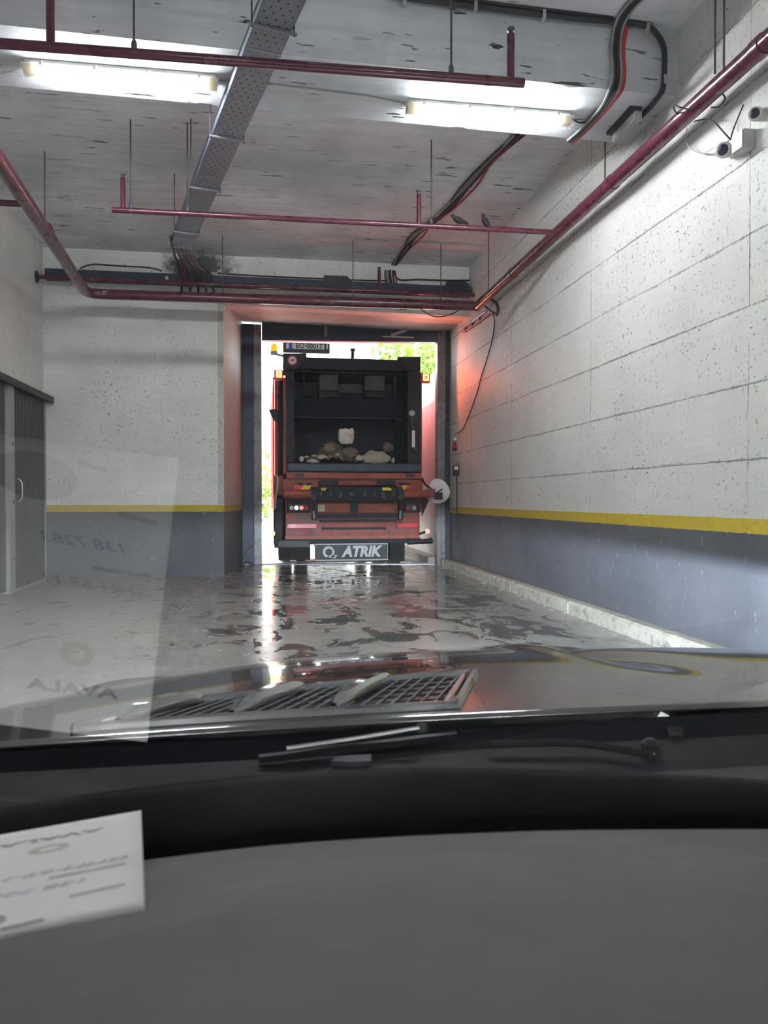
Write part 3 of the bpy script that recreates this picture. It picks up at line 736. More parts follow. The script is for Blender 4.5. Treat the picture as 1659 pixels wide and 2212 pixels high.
def cpx(cx, cy): return 540+cx*.27728, 700+cy*.27721
def TP(cx, cy, y=0.0): return PY(*cpx(cx, cy), TY+y)
def R(mb, cx0, cy0, cx1, cy1, y0, y1):
    a = TP(cx0, cy0, y0); b = TP(cx1, cy1, y0)
    z0, z1 = sorted((a.z, b.z))
    return mb.box((a.x, TY+y0, z0), (b.x, TY+y1, z1))
def part(nm, m, rects, parent=None, bevel=0):
    mb = MB()
    for r in rects: R(mb, *r)
    return mb.build(nm, MT[m], parent or tk, bevel=bevel)
# body behind the tailgate
a = TP(180, 362, .75); b = TP(1340, 1250, .75)
bd = MB().box((a.x+.03, TY+1.53, 1.0), (b.x-.02, 20.8, a.z)).build('body', MT['t_red2'], tk, bevel=.02)
for k in range(5): MB().box((a.x+.0, TY+1.4+k*1.05, 1.05), (a.x+.03, TY+1.5+k*1.05, a.z-.02)).build('rib', MT['t_red2'], bd)
for (x0_, x1_) in ((a.x+.03, a.x+.19), (b.x-.12, b.x-.02)): MB().box((x0_, TY+.72, 1.0), (x1_, TY+1.525, a.z)).build('tailgate_side', MT['t_red2'], tk, bevel=.02)
MB().box((a.x+.1, 20.85, .9), (b.x-.1, 22.6, 3.0)).build('cab', MT['t_red2'], tk, bevel=.08)
MB().box((.9, TY+.5, .55), (2.2, 22.4, 1.0)).build('chassis', MT['t_blk'], tk)
# tailgate shell around the hopper
part('side_wall', 'black_st' if False else 't_blk', [(280,372,345,1085,.0,1.5)])
part('side_wall', 't_blk', [(1228,372,1330,1085,.0,1.5)])
part('side_edge', 't_red', [(264,420,282,1160,.02,.70)])
part('side_edge', 't_red', [(1330,385,1340,1160,.02,.70)])
tb = part('top_beam', 't_navy', [(262,252,1328,372,.05,.9)], bevel=.02)
part('hood_plate', 't_navy', [(340,372,1230,392,.03,1.3)])
part('hopper_back', 't_navy', [(300,380,1310,1100,1.45,1.5)])
part('hopper_floor', 't_grey', [(300,1085,1310,1100,.05,1.5)])
# packing mechanism
for (x0, x1) in ((540,690), (893,1050)):
    hp = part('ram_housing', 't_grey', [(x0,366,x1,520,.22,.75)], bevel=.015)
    part('ram_foot', 't_blk', [(x0,520,x1,572,.30,.72)], hp)
    for s in (0,1):
        q = TP(x0+18+s*(x1-x0-36), 400, .20); MB().lathe(q, (0,-1,0), [(0,.022),(.02,.02)], 8).build('bolt', MT['t_blk'], hp)
part('cross_plate', 't_grey', [(690,470,893,540,.5,.7)])
part('cross_tube', 't_blk', [(400,372,1140,384,.2,.3)])
part('link_arm', 't_blk', [(410,380,430,560,.25,.5),(430,460,500,560,.35,.6)])
part('link_arm', 't_blk', [(1120,380,1142,590,.25,.5)])
pp = MB(); q = [TP(300,600,.45), TP(350,585,.45), TP(1215,585,.45), TP(1240,640,.45), TP(1240,725,.62), TP(330,725,.62)]
pp.prism(q, (0,.12,0)); pp.build('packing_plate', MT['t_navy'], tk)
part('packing_edge', 't_grey', [(335,722,1238,740,.50,.62)])
# side cylinder on the right
cy = MB().tube([TP(1253,690,.0)-Vector((0,.05,0)), TP(1262,820,.0)-Vector((0,.05,0))], .030, 12).tube([TP(1262,815,0)-Vector((0,.05,0)), TP(1275,985,0)-Vector((0,.05,0))], .055, 12).build('hydraulic_cylinder', MT['t_grey'], tk, smooth=True)
MB().lathe(TP(1253,700,0)-Vector((0,.13,0)), (0,1,0), [(0,.055),(.08,.055)], 14).build('pin', MT['galv'], cy, smooth=True)
part('cylinder_label', 'white_pl', [(1262,830,1285,960,-.112,-.105)])
# upper corner plates with 45 degree cut, plate holder, beacon
def tri(nm, pts, y, m, d=.05): return MB().prism([TP(cx, cy, y) for cx, cy in pts], (0, d, 0)).build(nm, MT[m], tk)
tri('corner_plate', [(258,228),(258,345),(360,345),(440,262),(440,228)], .0, 't_blk')
tri('corner_plate', [(1328,255),(1150,255),(1150,290),(1215,368),(1328,368)], .0, 't_blk')
ps = TP(330,283,-.006)
sgn = MB().lathe(ps, (0,-1,0), [(0,.088),(.004,.088)], 24).build('speed_sign', MT['redrefl'], tk)
MB().lathe(ps-Vector((0,.004,0)), (0,-1,0), [(0,.062),(.003,.062)], 24).build('sign_face', MT['white'], sgn)
mb = MB(); put_text(mb, '60', .075, ps-Vector((0,.009,0)), (1,0,0), (0,0,1), (0,-1,0), bold=.003); mb.build('numerals', MT['ink'], sgn)
ph = part('plate_holder', 'black_st', [(258,140,622,228,.02,.10)], bevel=.008)
pl = part('number_plate', 'white', [(282,148,580,198,.0,.018)], bevel=.003)
part('plate_band', 'blueink', [(303,150,328,196,-.003,.0)], pl)
part('plate_gap', 'white', [(596,155,608,195,.0,.018)])  # white strip stands in for the bright gap at the holder's end
a = TP(345,173,-.004); b = TP(575,173,-.004)
mb = MB(); put_text(mb, 'BO\u00b700017', .125, (a+b)/2, (1,0,0), (0,0,1), (0,-1,0), bold=.003, sx=.92); mb.build('plate_number', MT['ink'], pl)
part('bracket', 't_blk', [(785,188,820,205,.1,.2),(790,200,812,262,.1,.2)])
q = TP(188,215,.1)
bc = MB().lathe(q, (0,0,1), [(0,.058),(.03,.06),(.10,.052),(.135,.035),(.15,.012)], 16).build('beacon', MT['beacon'], tk, smooth=True)
MB().lathe(q-Vector((0,0,.05)), (0,0,1), [(0,.062),(.05,.062)], 16).build('beacon_base', MT['grey_pl'], bc, smooth=True)
MB().tube(smoothpath([q-Vector((.06,0,.035)), q-Vector((-.02,0,.045)), TP(225,240,.1), TP(265,252,.1)],4), .022, 8).build('beacon_arm', MT['grey_pl'], bc, smooth=True)
# high brake lamps
for (cx0, cy0, cx1, cy1) in ((190,360,256,430), (1336,385,1402,455)):
    ho = part('high_lamp', 't_red2', [(cx0-2,cy0-3,cx1+2,cy1+3,.02,.16)], bevel=.01)
    part('lamp_ring', 'lamp_yel', [(cx0+14,cy0+4,cx1-8,cy1-14,.008,.022)], ho)
    part('lamp_centre', 'lamp_red', [(cx0+26,cy0+17,cx1-20,cy1-27,.0,.012)], ho)
# lip, sill, red rear face
part('hopper_lip', 't_blue', [(290,1082,1336,1155,-.02,.30)], bevel=.02)
sill = part('sill', 't_orange', [(284,1155,1338,1207,-.05,.3)], bevel=.008)
for (x0, x1) in ((345,422), (1215,1282)): part('slot', 'black_st', [(x0,1166,x1,1192,-.058,-.05)], sill)
part('rear_panel', 't_red', [(250,1207,1345,1300,-.02,.4)], bevel=.01)
part('lower_panel', 't_red', [(275,1300,1322,1668,.0,.5)], bevel=.012)
part('roller', 't_blk', [(540,1216,1132,1262,-.10,-.02)], bevel=.02)
part('roller_scuff', 't_red', [(690,1220,980,1256,-.108,-.10)])
# hazard blocks
for (x0, x1, flip) in ((345,525,0), (1142,1262,1)):
    hb = part('hazard_board', 'redrefl', [(x0,1256,x1,1302,-.07,-.02)])
    w = (x1-x0)*.34; xa = x0+(x1-x0)*(.24 if not flip else .12)
    MB().prism([TP(xa,1300,-.074), TP(xa+w,1300,-.074), TP(xa+w+32,1258,-.074), TP(xa+32,1258,-.074)], (0,.004,0)).build('stripe', MT['yellow'], hb)
    for s in (.18,.55): part('stud', 't_blk', [(x0+(x1-x0)*s,1240,x0+(x1-x0)*s+35,1256,-.06,-.02)], hb)
for pts in ([(552,1276),(602,1276),(585,1298),(556,1298)], [(1035,1274),(1092,1274),(1108,1296),(1030,1296)]):
    MB().prism([TP(cx, cy, -.16) for cx, cy in pts], (0,.01,0)).build('comb_marker', MT['yellow'], tk)
# lift bar, comb and arms
for (x0, x1) in ((262,482), (1185,1400)):
    MB().tube([TP(x0,1323,-.12), TP(x1,1323,-.12)], .078, 16).build('lift_bar', MT['t_orange'], tk, smooth=True)
cm = part('lift_comb', 't_navy', [(478,1268,1190,1384,-.15,-.06)], bevel=.015)
for k, cx in enumerate((552,632,706,792,895,968,1042,1115)):
    tall = k in (2,6); w = 13 if tall else (24 if k == 3 else 15)
    part('comb_tooth', 't_grey', [(cx-w,1308,cx+w,1358 if tall else 1340,-.19,-.15)], cm, bevel=.006)
for (x0, x1, s) in ((470,520,1), (1148,1200,-1)):
    ar = MB().prism([TP(x0,1290,-.2), TP(x1,1300,-.2), TP(x1-4,1420,-.2), TP(x1+8*s,1530,-.2), TP(x0+12,1530,-.2), TP(x0+16,1400,-.2)], (0,.12,0)).build('lift_arm', MT['t_blk'], tk)
    MB().tube([TP((x0+x1)/2,1455,-.25), TP((x0+x1)/2+6*s,1520,-.25)], .022, 8).build('hose', MT['galv'], ar, smooth=True)
    MB().lathe(TP((x0+x1)/2,1350,-.24), (0,1,0), [(0,.05),(.06,.05)], 12).build('pivot', MT['t_grey'], ar)
part('centre_arm', 't_blk', [(782,1384,838,1470,-.1,-.0)])
part('flap_panel', 't_orange', [(524,1396,782,1466,-.04,.0)], bevel=.006)
part('flap_panel', 't_orange', [(838,1396,1122,1466,-.04,.0)], bevel=.006)
part('worn_patch', 'beige_pl', [(528,1408,582,1462,-.046,-.04)])
for (c0, c1, x0, x1, m) in ((1480,1512,530,1152,'t_blk'), (1524,1542,540,1145,'t_blk'), (1586,1600,560,1060,'t_blk'), (1610,1618,640,1040,'t_orange')):
    part('groove_bar', m, [(x0,c0,x1,c1,-.05,.0)])  # black bars stand in for the panel's dark grooves; the lowest is orange
part('lower_flange', 't_orange', [(275,1652,1322,1670,-.06,.0)])
# tail lamps in dark recesses
for (x0, x1, lit) in ((285,470,1), (1196,1322,0)):
    rc = part('lamp_recess', 't_blk', [(x0,1366,x1,1470,-.03,.0)])
    xa, xb = (303,460) if lit else (1208,1302)
    part('tail_lamp', 't_grey', [(xa,1404,xb,1458,-.07,-.03)], rc, bevel=.01)
    n = 4 if lit else 2
    for k in range(n):
        xc = xa+(xb-xa)*(k+.5)/n
        MB().lathe(TP(xc,1432,-.07), (0,-1,0), [(0,.036),(.01,.036),(.016,.02)], 12).build('lamp_lens', MT[('bulb' if k == 1 else 'white_pl' if k == 0 else 'lamp_red' if k == 2 else 'redrefl') if lit else ('redrefl' if k == 0 else 'white_pl')], rc, smooth=True)
part('reflector_strip', 'redrefl', [(290,1556,518,1590,-.055,.0)], bevel=.004)
part('reflector_strip', 'redrefl', [(1146,1551,1304,1584,-.055,.0)], bevel=.004)
# step bumper and sign
part('bumper', 't_blk', [(300,1672,1330,1708,-.02,.25)], bevel=.01)
part('bumper_step', 't_grey', [(215,1684,470,1742,-.10,.25)], bevel=.015)
MB().tube(smoothpath([TP(1225,1700,-.06), TP(1300,1695,-.06), TP(1385,1692,-.06), TP(1424,1685,-.06)],4), [.05]*9+[.055]*3+[.03], 10).build('bumper_end', MT['t_blk'], tk, smooth=True)
sg = part('sign_board', 'sign', [(503,1713,1077,1838,-.05,-.02)], bevel=.004)
a = TP(503,1713,-.054); b = TP(1077,1838,-.054)
fr = MB()
for (x0,z0,x1,z1) in ((a.x,a.z-.018,b.x,a.z),(a.x,b.z,b.x,b.z+.018),(a.x,b.z,a.x+.018,a.z),(b.x-.018,b.z,b.x,a.z)): fr.box((x0+.006,TY-.056,z0),(x1-.006,TY-.05,z1))
fr.build('sign_border', MT['signtxt'], sg)
mb = MB(); q0 = TP(866,1775,-.053); put_text(mb, 'ATRIK', .262, q0, (1,0,0), (0,0,1), (0,-1,0), bold=.013, shear=.22, depth=.001, sx=.93); mb.build('sign_lettering', MT['signtxt'], sg)
mb = MB(); q1 = TP(612,1776,-.053); n = 28; ro = .105; ri = .062      # round "a" mark: open ring with a swept tail
ring = []
for k in range(n+1):
    t_ = math.radians(-90 + 345*k/n); ring.append(t_)
for t0_, t1_ in zip(ring, ring[1:]):
    mb.add([q1+Vector((math.cos(t0_)*ro,0,math.sin(t0_)*ro)), q1+Vector((math.cos(t1_)*ro,0,math.sin(t1_)*ro)), q1+Vector((math.cos(t1_)*ri+.006,0,math.sin(t1_)*ri-.004)), q1+Vector((math.cos(t0_)*ri+.006,0,math.sin(t0_)*ri-.004))], [(0,1,2,3)])
mb.add([q1+Vector(v) for v in ((.062,-.001,.03),(.106,-.001,.03),(.106,-.001,-.10),(.062,-.001,-.10))], [(0,1,2,3)])
mb.add([q1+Vector(v) for v in ((.062,-.001,-.06),(.165,-.001,-.06),(.115,-.001,-.118),(.062,-.001,-.112))], [(0,1,2,3)])
mb.build('sign_logo', MT['signtxt'], sg)
# wheels with mudguards
def wheel(x0, x1, y, r):
    w = MB().lathe((x0,y,r), (1,0,0), [(0,r*.6),(.01,r*.93),(.05,r),((x1-x0)-.05,r),((x1-x0)-.01,r*.93),((x1-x0),r*.6)], 30).build('wheel', MT['rubber'], tk, smooth=True)
    MB().lathe((x0-.005,y,r), (1,0,0), [(0,.10),(.02,.28),(x1-x0-.01,.28),(x1-x0+.01,.10)], 18).build('rim', MT['t_grey'], w, smooth=True)
for (x0, x1) in ((.26,.54),(.58,.86),(2.18,2.46),(2.50,2.78)): wheel(x0, x1, 15.75, .50)
for (x0, x1) in ((.28,.56),(2.5,2.78)): wheel(x0, x1, 21.3, .50)
part('mud_flap', 'rubber', [(222,1742,470,1838,.5,.53)])
part('mud_flap', 'rubber', [(1092,1708,1205,1846,.5,.53)])
part('side_tank', 't_blk', [(186,1352,262,1735,.05,1.6)], bevel=.03)
part('rear_mudguard', 't_blk', [(190,1560,262,1745,.1,.6)])
# left-hand pole, mirrors, hose, marker lamps
MB().tube([TP(238,432,.3), TP(234,1200,.3)], .038, 10).build('grab_pole', MT['t_blk'], tk, smooth=True)
tri('mirror', [(148,668),(205,660),(252,705),(250,780),(205,770),(175,735)], .3, 't_blk', .06)
tri('mirror', [(210,545),(250,548),(256,600),(242,642),(222,600)], .28, 't_blk', .05)
MB().tube(smoothpath([TP(205,1180,.0), TP(216,1215,.0), TP(210,1290,.0), TP(200,1345,.0), TP(196,1440,.02)],4), .018, 8).build('hose', MT['grey_pl'], tk, smooth=True)
part('side_box', 't_red', [(182,1180,262,1340,.12,.7)], bevel=.02)
for (cx, cy, m, ax) in ((176,1632,'lamp_yel',(215,1640)), (1380,1615,'lamp_red',(1316,1636))):
    MB().tube([TP(*ax,.0), TP(cx,cy,-.02)], .022, 8).build('marker_arm', MT['rubber'], tk)
    MB().lathe(TP(cx,cy,-.0), (0,-1,0), [(0,.045),(.03,.045),(.05,.02)], 12).build('marker_lamp', MT[m], tk, smooth=True)
# loading arm on the right with control handle and white disc
ra = part('side_arm', 't_red', [(1372,1284,1446,1344,-.18,-.06)], bevel=.015)
part('arm_grip', 't_blk', [(1448,1312,1502,1366,-.22,-.10)], ra, bevel=.008)
MB().tube([TP(1450,1318,-.2), TP(1500,1285,-.2)], .012, 8).build('arm_lever', MT['t_blk'], ra)
MB().tube(smoothpath([TP(1340,1200,-.05), TP(1358,1240,-.08), TP(1390,1270,-.1), TP(1420,1290,-.12)],4), .02, 8).build('arm_hose', MT['t_blk'], ra, smooth=True)
q = [(1400,1262),(1412,1225),(1440,1206),(1478,1206),(1515,1226),(1545,1262),(1560,1302),(1552,1346),(1525,1378),(1488,1396),(1450,1398),(1420,1385),(1402,1350)]
MB().prism([TP(cx,cy,-.02) for cx,cy in q], (0,.02,0)).build('white_disc', MT['white'], tk)
tri('arm_shield', [(1335,1350),(1398,1365),(1340,1500)], -.02, 't_blk', .04)

# light thrown back by the two high brake lamps and the left tail lamp
for nm, q, e in (('high_lamp_glow', TP(224,395,-.06), 3.5), ('high_lamp_glow', TP(1372,420,-.06), 26)):
    l = bpy.data.lights.new(nm, 'SPOT'); l.spot_size = math.radians(165); l.spot_blend = .35; l.energy = e; l.color = (1.0,.15,.06); l.shadow_soft_size = .05
    o = bpy.data.objects.new(nm, l); col.objects.link(o); o.parent = tk; o.location = q - ORG['garbage_truck']; o.rotation_euler = Vector((0,-1,0)).to_track_quat('-Z','Y').to_euler()

# ------------------------------------------------------------------ rubbish lying in the hopper
MT['bag'] = plain('pale_plastic_bag', (.48,.45,.38), .4, var=.2, scale=14, bump=.6)
MT['bag2'] = plain('white_paper', (.62,.60,.55), .6, var=.2, scale=20, bump=.5)
MT['trash'] = plain('mixed_rubbish', (.13,.10,.075), .8, var=.6, scale=22, bump=.8, dirt=((.32,.28,.22),.45))
fz = TP(600,1085,.05).z + .02
def lumpthing(name, cx, cy, y, r, m, label, cat, seed, amp=.35, grp='rubbish in the hopper'):
    c = TP(cx, cy, y)
    o = tag(MB().lump(c, r, amp, seed, 18, 12, 2.2).build(name, MT[m], smooth=True, angle=25), label, cat, grp)
    return o
heap = MB(); 
rows = []
for j in range(15):
    row = []
    for i in range(40):
        u = i/39; v_ = j/14; x = .62 + u*1.72; y = TY+.12+v_*1.1
        ctr = math.exp(-((u-.40)/.20)**2)*.42 + math.exp(-((u-.12)/.1)**2)*.06
        z = fz-.05 + (ctr*min(1,.25+v_*1.6) + .09*mnoise.noise(Vector((x*6,y*6,1))) + .05*mnoise.noise(Vector((x*16,y*16,3))) + .03)*(1 if .03<u<.97 else 0)
        row.append(Vector((x,y,z)))
    rows.append(row)
heap.grid(rows)
tag(heap.build('rubbish_heap', MT['trash']), 'brown heap of loose mixed rubbish on the hopper floor', 'rubbish', kind='stuff')
mb = MB().lump(TP(750,872,.45), (.15,.07,.165), .45, 4, 22, 16, 2.6)
for v in mb.v:                                           # squared, crumpled bag standing on the heap
    c0 = TP(750,872,.45); d = v-c0; v.x = c0.x + math.copysign(min(abs(d.x)*1.2,.14+.03*mnoise.noise(d*14)), d.x) + .12*d.z*.3; v.z = c0.z + max(min(d.z*1.15,.12+.05*mnoise.noise(d*11)),-.15) + .9*d.x*d.x
tag(mb.build('crumpled_bag', MT['bag2'], smooth=True, angle=25), 'upright crumpled white bag on top of the rubbish heap', 'bag', 'rubbish in the hopper')
mb = MB().lump(TP(975,1050,.25), (.26,.16,.15), .25, 8, 20, 12, 1.8)
tag(mb.build('crumpled_bag', MT['bag'], smooth=True, angle=25), 'rounded beige plastic bag low at the right of the hopper', 'bag', 'rubbish in the hopper')
for i, (cx, cy, rx, rz, m, lab) in enumerate(((850,1045,.065,.055,'bag','small pinkish scrap left of the beige bag'), (400,1052,.045,.05,'bag2','small grey scrap at the far left of the hopper'),
        (488,1068,.10,.035,'bag2','flat pale scrap low at the left of the hopper'), (440,1034,.05,.018,'bag2','thin white sliver above the flat pale scrap'), (497,1027,.055,.018,'bag2','thin white sliver at the left foot of the heap'),
        (682,1018,.035,.022,'bag2','tiny white scrap under the middle of the heap'), (1114,1062,.03,.05,'bag2','small white scrap right of the beige bag'),
        (620,965,.12,.09,'trash','brown crumpled lump on the left slope of the heap'), (780,1000,.14,.09,'trash','dark brown lump under the upright bag'), (560,1035,.10,.04,'bag','dull beige scrap on the left foot of the heap'),
        (1075,960,.10,.09,'trash','dim grey rag hanging at the right side of the hopper'))):
    lumpthing('rubbish_scrap', cx, cy, .18 if i != 10 else .6, (rx, .05, rz), m, lab, 'scrap', i+11)

# ================================================================== THE CAR WE SIT IN
MT['paint'] = plain('grey_metallic_car_paint', (.30,.30,.305), .16, .75, var=.05, scale=60, Coat_Weight=1.0, Coat_Roughness=.03)
MT['mesh_blk'] = plain('black_grille_plastic', (.015,.017,.022), .4)
MT['silver'] = plain('satin_silver', (.62,.62,.62), .25, .9, var=.05)
MT['cowl'] = plain('black_cowl_plastic', (.008,.010,.014), .6, var=.3, Specular_IOR_Level=.25)
MT['dash'] = plain('grey_dashboard_leather', (.088,.087,.086), .62, var=.06, scale=5, bump=.25)
MT['dash2'] = plain('black_dashboard_leather', (.009,.010,.012), .8, var=.1, scale=5, bump=.25, Specular_IOR_Level=.15)
MT['liner'] = plain('headliner_fabric', (.12,.12,.12), .9)
g = G('windscreen_glass'); nt = g.t
tr_ = nt.nodes.new('ShaderNodeBsdfTransparent'); tr_.inputs[0].default_value = (.93,.95,.945,1)
gs = nt.nodes.new('ShaderNodeBsdfGlossy'); gs.inputs['Roughness'].default_value = 0.0
gs.inputs[0].default_value = (1,1,1,1)
fr = nt.nodes.new('ShaderNodeFresnel'); fr.inputs[0].default_value = 1.52
sm = g.rng(g.noise(g.pos(), 9, 4), .3, .7, .95, 1.05)
fac = g.m_('MULTIPLY', g.m_('MULTIPLY', fr.outputs[0], 2.3), sm, clamp=True)
mx = nt.nodes.new('ShaderNodeMixShader'); g.set(mx.inputs[0], fac)
nt.links.new(tr_.outputs[0], mx.inputs[1]); nt.links.new(gs.outputs[0], mx.inputs[2])
nt.links.new(mx.outputs[0], nt.nodes['Material Output'].inputs[0]); MT['glass'] = g.m

car = thing('car', (.30, .5, 0), 'grey car seen from its driver seat over dashboard and bonnet', 'car')
def ss(a, b, x):
    t = max(0, min(1, (x-a)/(b-a))); return t*t*(3-2*t)
HR = 1.00                                                  # rear edge of the bonnet
def hood_z(x, y):
    u = y-HR
    z = .957 - .021*u - .089*u*u
    if x < .35: z -= (.02+.10*max(u,0)**.9)*(x-.35)**2
    # power-dome shoulder: shallow valley outside it, wing crown beyond
    xr = .67 + .02*(u-1)
    z += .020*math.exp(-((x-xr)/.04)**2)*ss(.35,.95,u)
    z -= .034*math.exp(-((x-xr-.10)/.075)**2)*ss(.1,.9,u)
    z -= .10*max(0, x-.95)**2*(.3+u)
    # nose rolls over
    z -= .9*max(0, u-1.15)**2*4
    return z
rows = []
nu, nx = 46, 90
for j in range(nu+1):
    u = 1.36*j/nu
    rows.append([Vector((x, HR+u-.08*((x-.3)/.9)**2*(u/1.3), hood_z(x, HR+u))) for x in [-.62+1.84*i/nx for i in range(nx+1)]])
# leave an opening for the vent
VENT = [(318,1552),(985,1552),(1022,1456),(640,1466),(430,1500)]
hood = MB().grid(rows).build('bonnet', MT['paint'], car, smooth=True, angle=60)
sol = hood.modifiers.new('thickness','SOLIDIFY'); sol.thickness = .004; sol.offset = -1
# wings and nose below the bonnet
for sx, nm in ((-.62,'front_wing'), (1.22,'front_wing')):
    s = -1 if sx < 0 else 1
    rr = []
    for j in range(nu+1):
        u = 1.36*j/nu; y = HR+u-.08*((sx-.3)/.9)**2*(u/1.3); z = hood_z(sx, HR+u)
        rr.append([Vector((sx+s*.004, y, z-.006)), Vector((sx+s*.05, y, z-.03)), Vector((sx+s*.08, y, z-.12)), Vector((sx+s*.085, y, .35))])
    MB().grid(rr).build(nm, MT['paint'], car, smooth=True)
rr = []
for i in range(nx+1):
    x = -.66+1.92*i/nx; xx = max(-.62, min(1.22, x)); y = HR+1.36-.08*((xx-.3)/.9)**2; z = hood_z(xx, HR+1.36)
    rr.append([Vector((x,y,z)), Vector((x,y+.06,z-.06)), Vector((x,y+.08,.45)), Vector((x,y+.02,.25))])
MB().grid(rr).build('nose', MT['paint'], car, smooth=True)

# bonnet vent: silver frame, black mesh, three chrome fins
def HP(x, y, up=0.0):
    """pixel -> point on the bonnet surface"""
    d = ray(x, y); t = .6/d.y
    for _ in range(400):
        p = CAM + d*t
        if p.z <= hood_z(p.x, p.y)+up: break
        t += .004/d.y
    return p
def vent_pt(a, b, up=.004):
    """a across 0..1 from left to right, b 0 near edge .. 1 far edge"""
    n0 = Vector((-.245, 1.045)).lerp(Vector((.262, 1.045)), a); f0 = Vector((-.165, 1.165)).lerp(Vector((.362, 1.305)), a)
    p = n0.lerp(f0, b); return Vector((p.x, p.y, hood_z(p.x, p.y)+up))
vt = MB(); 
vt.grid([[vent_pt(a/20, b/6, .003) for a in range(21)] for b in range(7)])
vent = vt.build('bonnet_vent', MT['mesh_blk'], car, smooth=True)
loop = [vent_pt(a/16,0) for a in range(17)] + [vent_pt(1,b/6) for b in range(1,7)] + [vent_pt(1-a/16,1) for a in range(1,17)] + [vent_pt(0,1-b/6) for b in range(1,7)]
MB().tube(loop, .009, 8, cap=False).build('frame', MT['chrome'], vent, smooth=True)
MB().tube([vent_pt(.03+.94*a/16,.06,.004) for a in range(17)] + [vent_pt(.97,.06+.88*b/6,.004) for b in range(1,7)] + [vent_pt(.97-.94*a/16,.94,.004) for a in range(1,17)] + [vent_pt(.03,.94-.88*b/6,.004) for b in range(1,7)], .006, 6, cap=False).build('inner_frame', MT['silver'], vent, smooth=True)
for k in range(22):
    a = .035+.93*(k+.5)/22
    MB().tube([vent_pt(a-.01,.07,.006), vent_pt(a+.0,.5,.006), vent_pt(a+.01,.93,.006)], .0016, 5).build('grille_bar', MT['galv'], vent)
for k in range(5):
    b = .12+.76*(k+.5)/5
    MB().tube([vent_pt(.03+.94*i/10, b, .003) for i in range(11)], .003, 5).build('grille_slat', MT['mesh_blk'], vent)
for a in (.085, .375, .65):
    A, B = vent_pt(a,.10,.010), vent_pt(a+.06,.90,.014); fn = MB(); rws = []
    for k in range(11):
        t = k/10; p = A.lerp(B,t)+Vector((0,0,.006*math.sin(math.pi*t)))
        w = .013*min(1,.35+t*5,.5+(1-t)*4); h = .010*min(1,.3+t*5,.4+(1-t)*4)
        rws.append([p+Vector((-w,.0,-.010)), p+Vector((-w,0,h*.3)), p+Vector((-w*.55,0,h)), p+Vector((w*.55,0,h)), p+Vector((w,0,h*.3)), p+Vector((w,0,-.010))])
    fn.grid(rws); fn.build('fin', MT['chrome'], vent, smooth=True, angle=50)

# cowl, wipers
cw = MB()
cw.grid([[Vector((x, .74-.05*((x-.3)/.8)**2, .915)) for x in (-.6,-.3,0,.3,.6,.9,1.2)], [Vector((x, .86-.04*((x-.3)/.8)**2, .925)) for x in (-.6,-.3,0,.3,.6,.9,1.2)],
         [Vector((x, .96, .928)) for x in (-.6,-.3,0,.3,.6,.9,1.2)], [Vector((x, 1.02, .90)) for x in (-.6,-.3,0,.3,.6,.9,1.2)]])
cw.box((-.75,1.0,.55),(1.35,1.02,.94)).box((-.75,.55,.55),(-.56,1.0,.93)).box((1.14,.55,.55),(1.35,1.0,.93))
cw.build('cowl', MT['cowl'], car, smooth=True)
def CP(x, y, z): return PZ(x, y, z)
wi = MB().tube(smoothpath([CP(618,1618,.945), CP(760,1597,.947), CP(905,1573,.955)],4), .0035, 8).build('wiper', MT['silver'], car, smooth=True)
MB().bar(CP(560,1640,.935), CP(985,1588,.940), .012, .008).build('wiper_blade', MT['mesh_blk'], wi)
MB().lathe(CP(910,1578,.94), (0,0,1), [(0,.010),(.012,.009),(.016,.004)], 12).build('wiper_nut', MT['silver'], wi, smooth=True)
wi = MB().tube(smoothpath([CP(1060,1608,.940), CP(1250,1606,.940), CP(1405,1632,.935)],4), .005, 8).build('wiper', MT['cowl'], car, smooth=True)
MB().lathe(CP(1405,1640,.925), (0,0,1), [(0,.014),(.02,.012),(.026,.005)], 12).build('wiper_nut', MT['mesh_blk'], wi, smooth=True)
MB().bar(CP(1415,1640,.93), CP(1413,1628,.94), .003, .003).build('wiper_pin', MT['silver'], wi)
MB().prism([CP(715,1653,.93), CP(745,1642,.93), CP(802,1640,.93), CP(802,1654,.93), CP(752,1657,.93)], (0,0,.006)).build('washer_jet', MT['rod'], car)
MB().prism([CP(1440,1579,.93), CP(1478,1576,.93), CP(1472,1598,.93), CP(1445,1598,.93)], (0,0,.006)).build('washer_jet', MT['cowl'], car)

# dashboard: rolled dark pad along the glass, grey top rising towards the driver
E1 = [(-500,1830),(0,1745),(150,1720),(300,1700),(600,1668),(900,1656),(1300,1665),(1659,1684),(2200,1730)]
E1z = [(-500,-.285),(0,-.287),(300,-.273),(600,-.258),(900,-.2440),(1300,-.252),(1659,-.262),(2200,-.27)]
E2 = [(-500,2000),(0,1893),(320,1841),(600,1808),(900,1789),(1200,1778),(1659,1776),(2200,1790)]
E2z = [(-500,-.315),(0,-.317),(320,-.298),(600,-.280),(900,-.265),(1300,-.268),(1659,-.275),(2200,-.28)]
xs = [-500+2700*i/60 for i in range(61)]
r1, r2 = [], []
for x in xs: r1.append(PZ(x, interp(E1,x), H+interp(E1z,x))); r2.append(PZ(x, interp(E2,x), H+interp(E2z,x)))
def sm(L): return [L[0]] + [(L[i-1]+L[i]*2+L[i+1])/4 for i in range(1,len(L)-1)] + [L[-1]]
for _ in range(6): r1 = sm(r1); r2 = sm(r2)
r1 = [Vector((-.55, r1[0].y-.06, r1[0].z))] + r1 + [Vector((.85, r1[-1].y-.04, r1[-1].z)), Vector((1.15, r1[-1].y-.12, r1[-1].z-.005))]
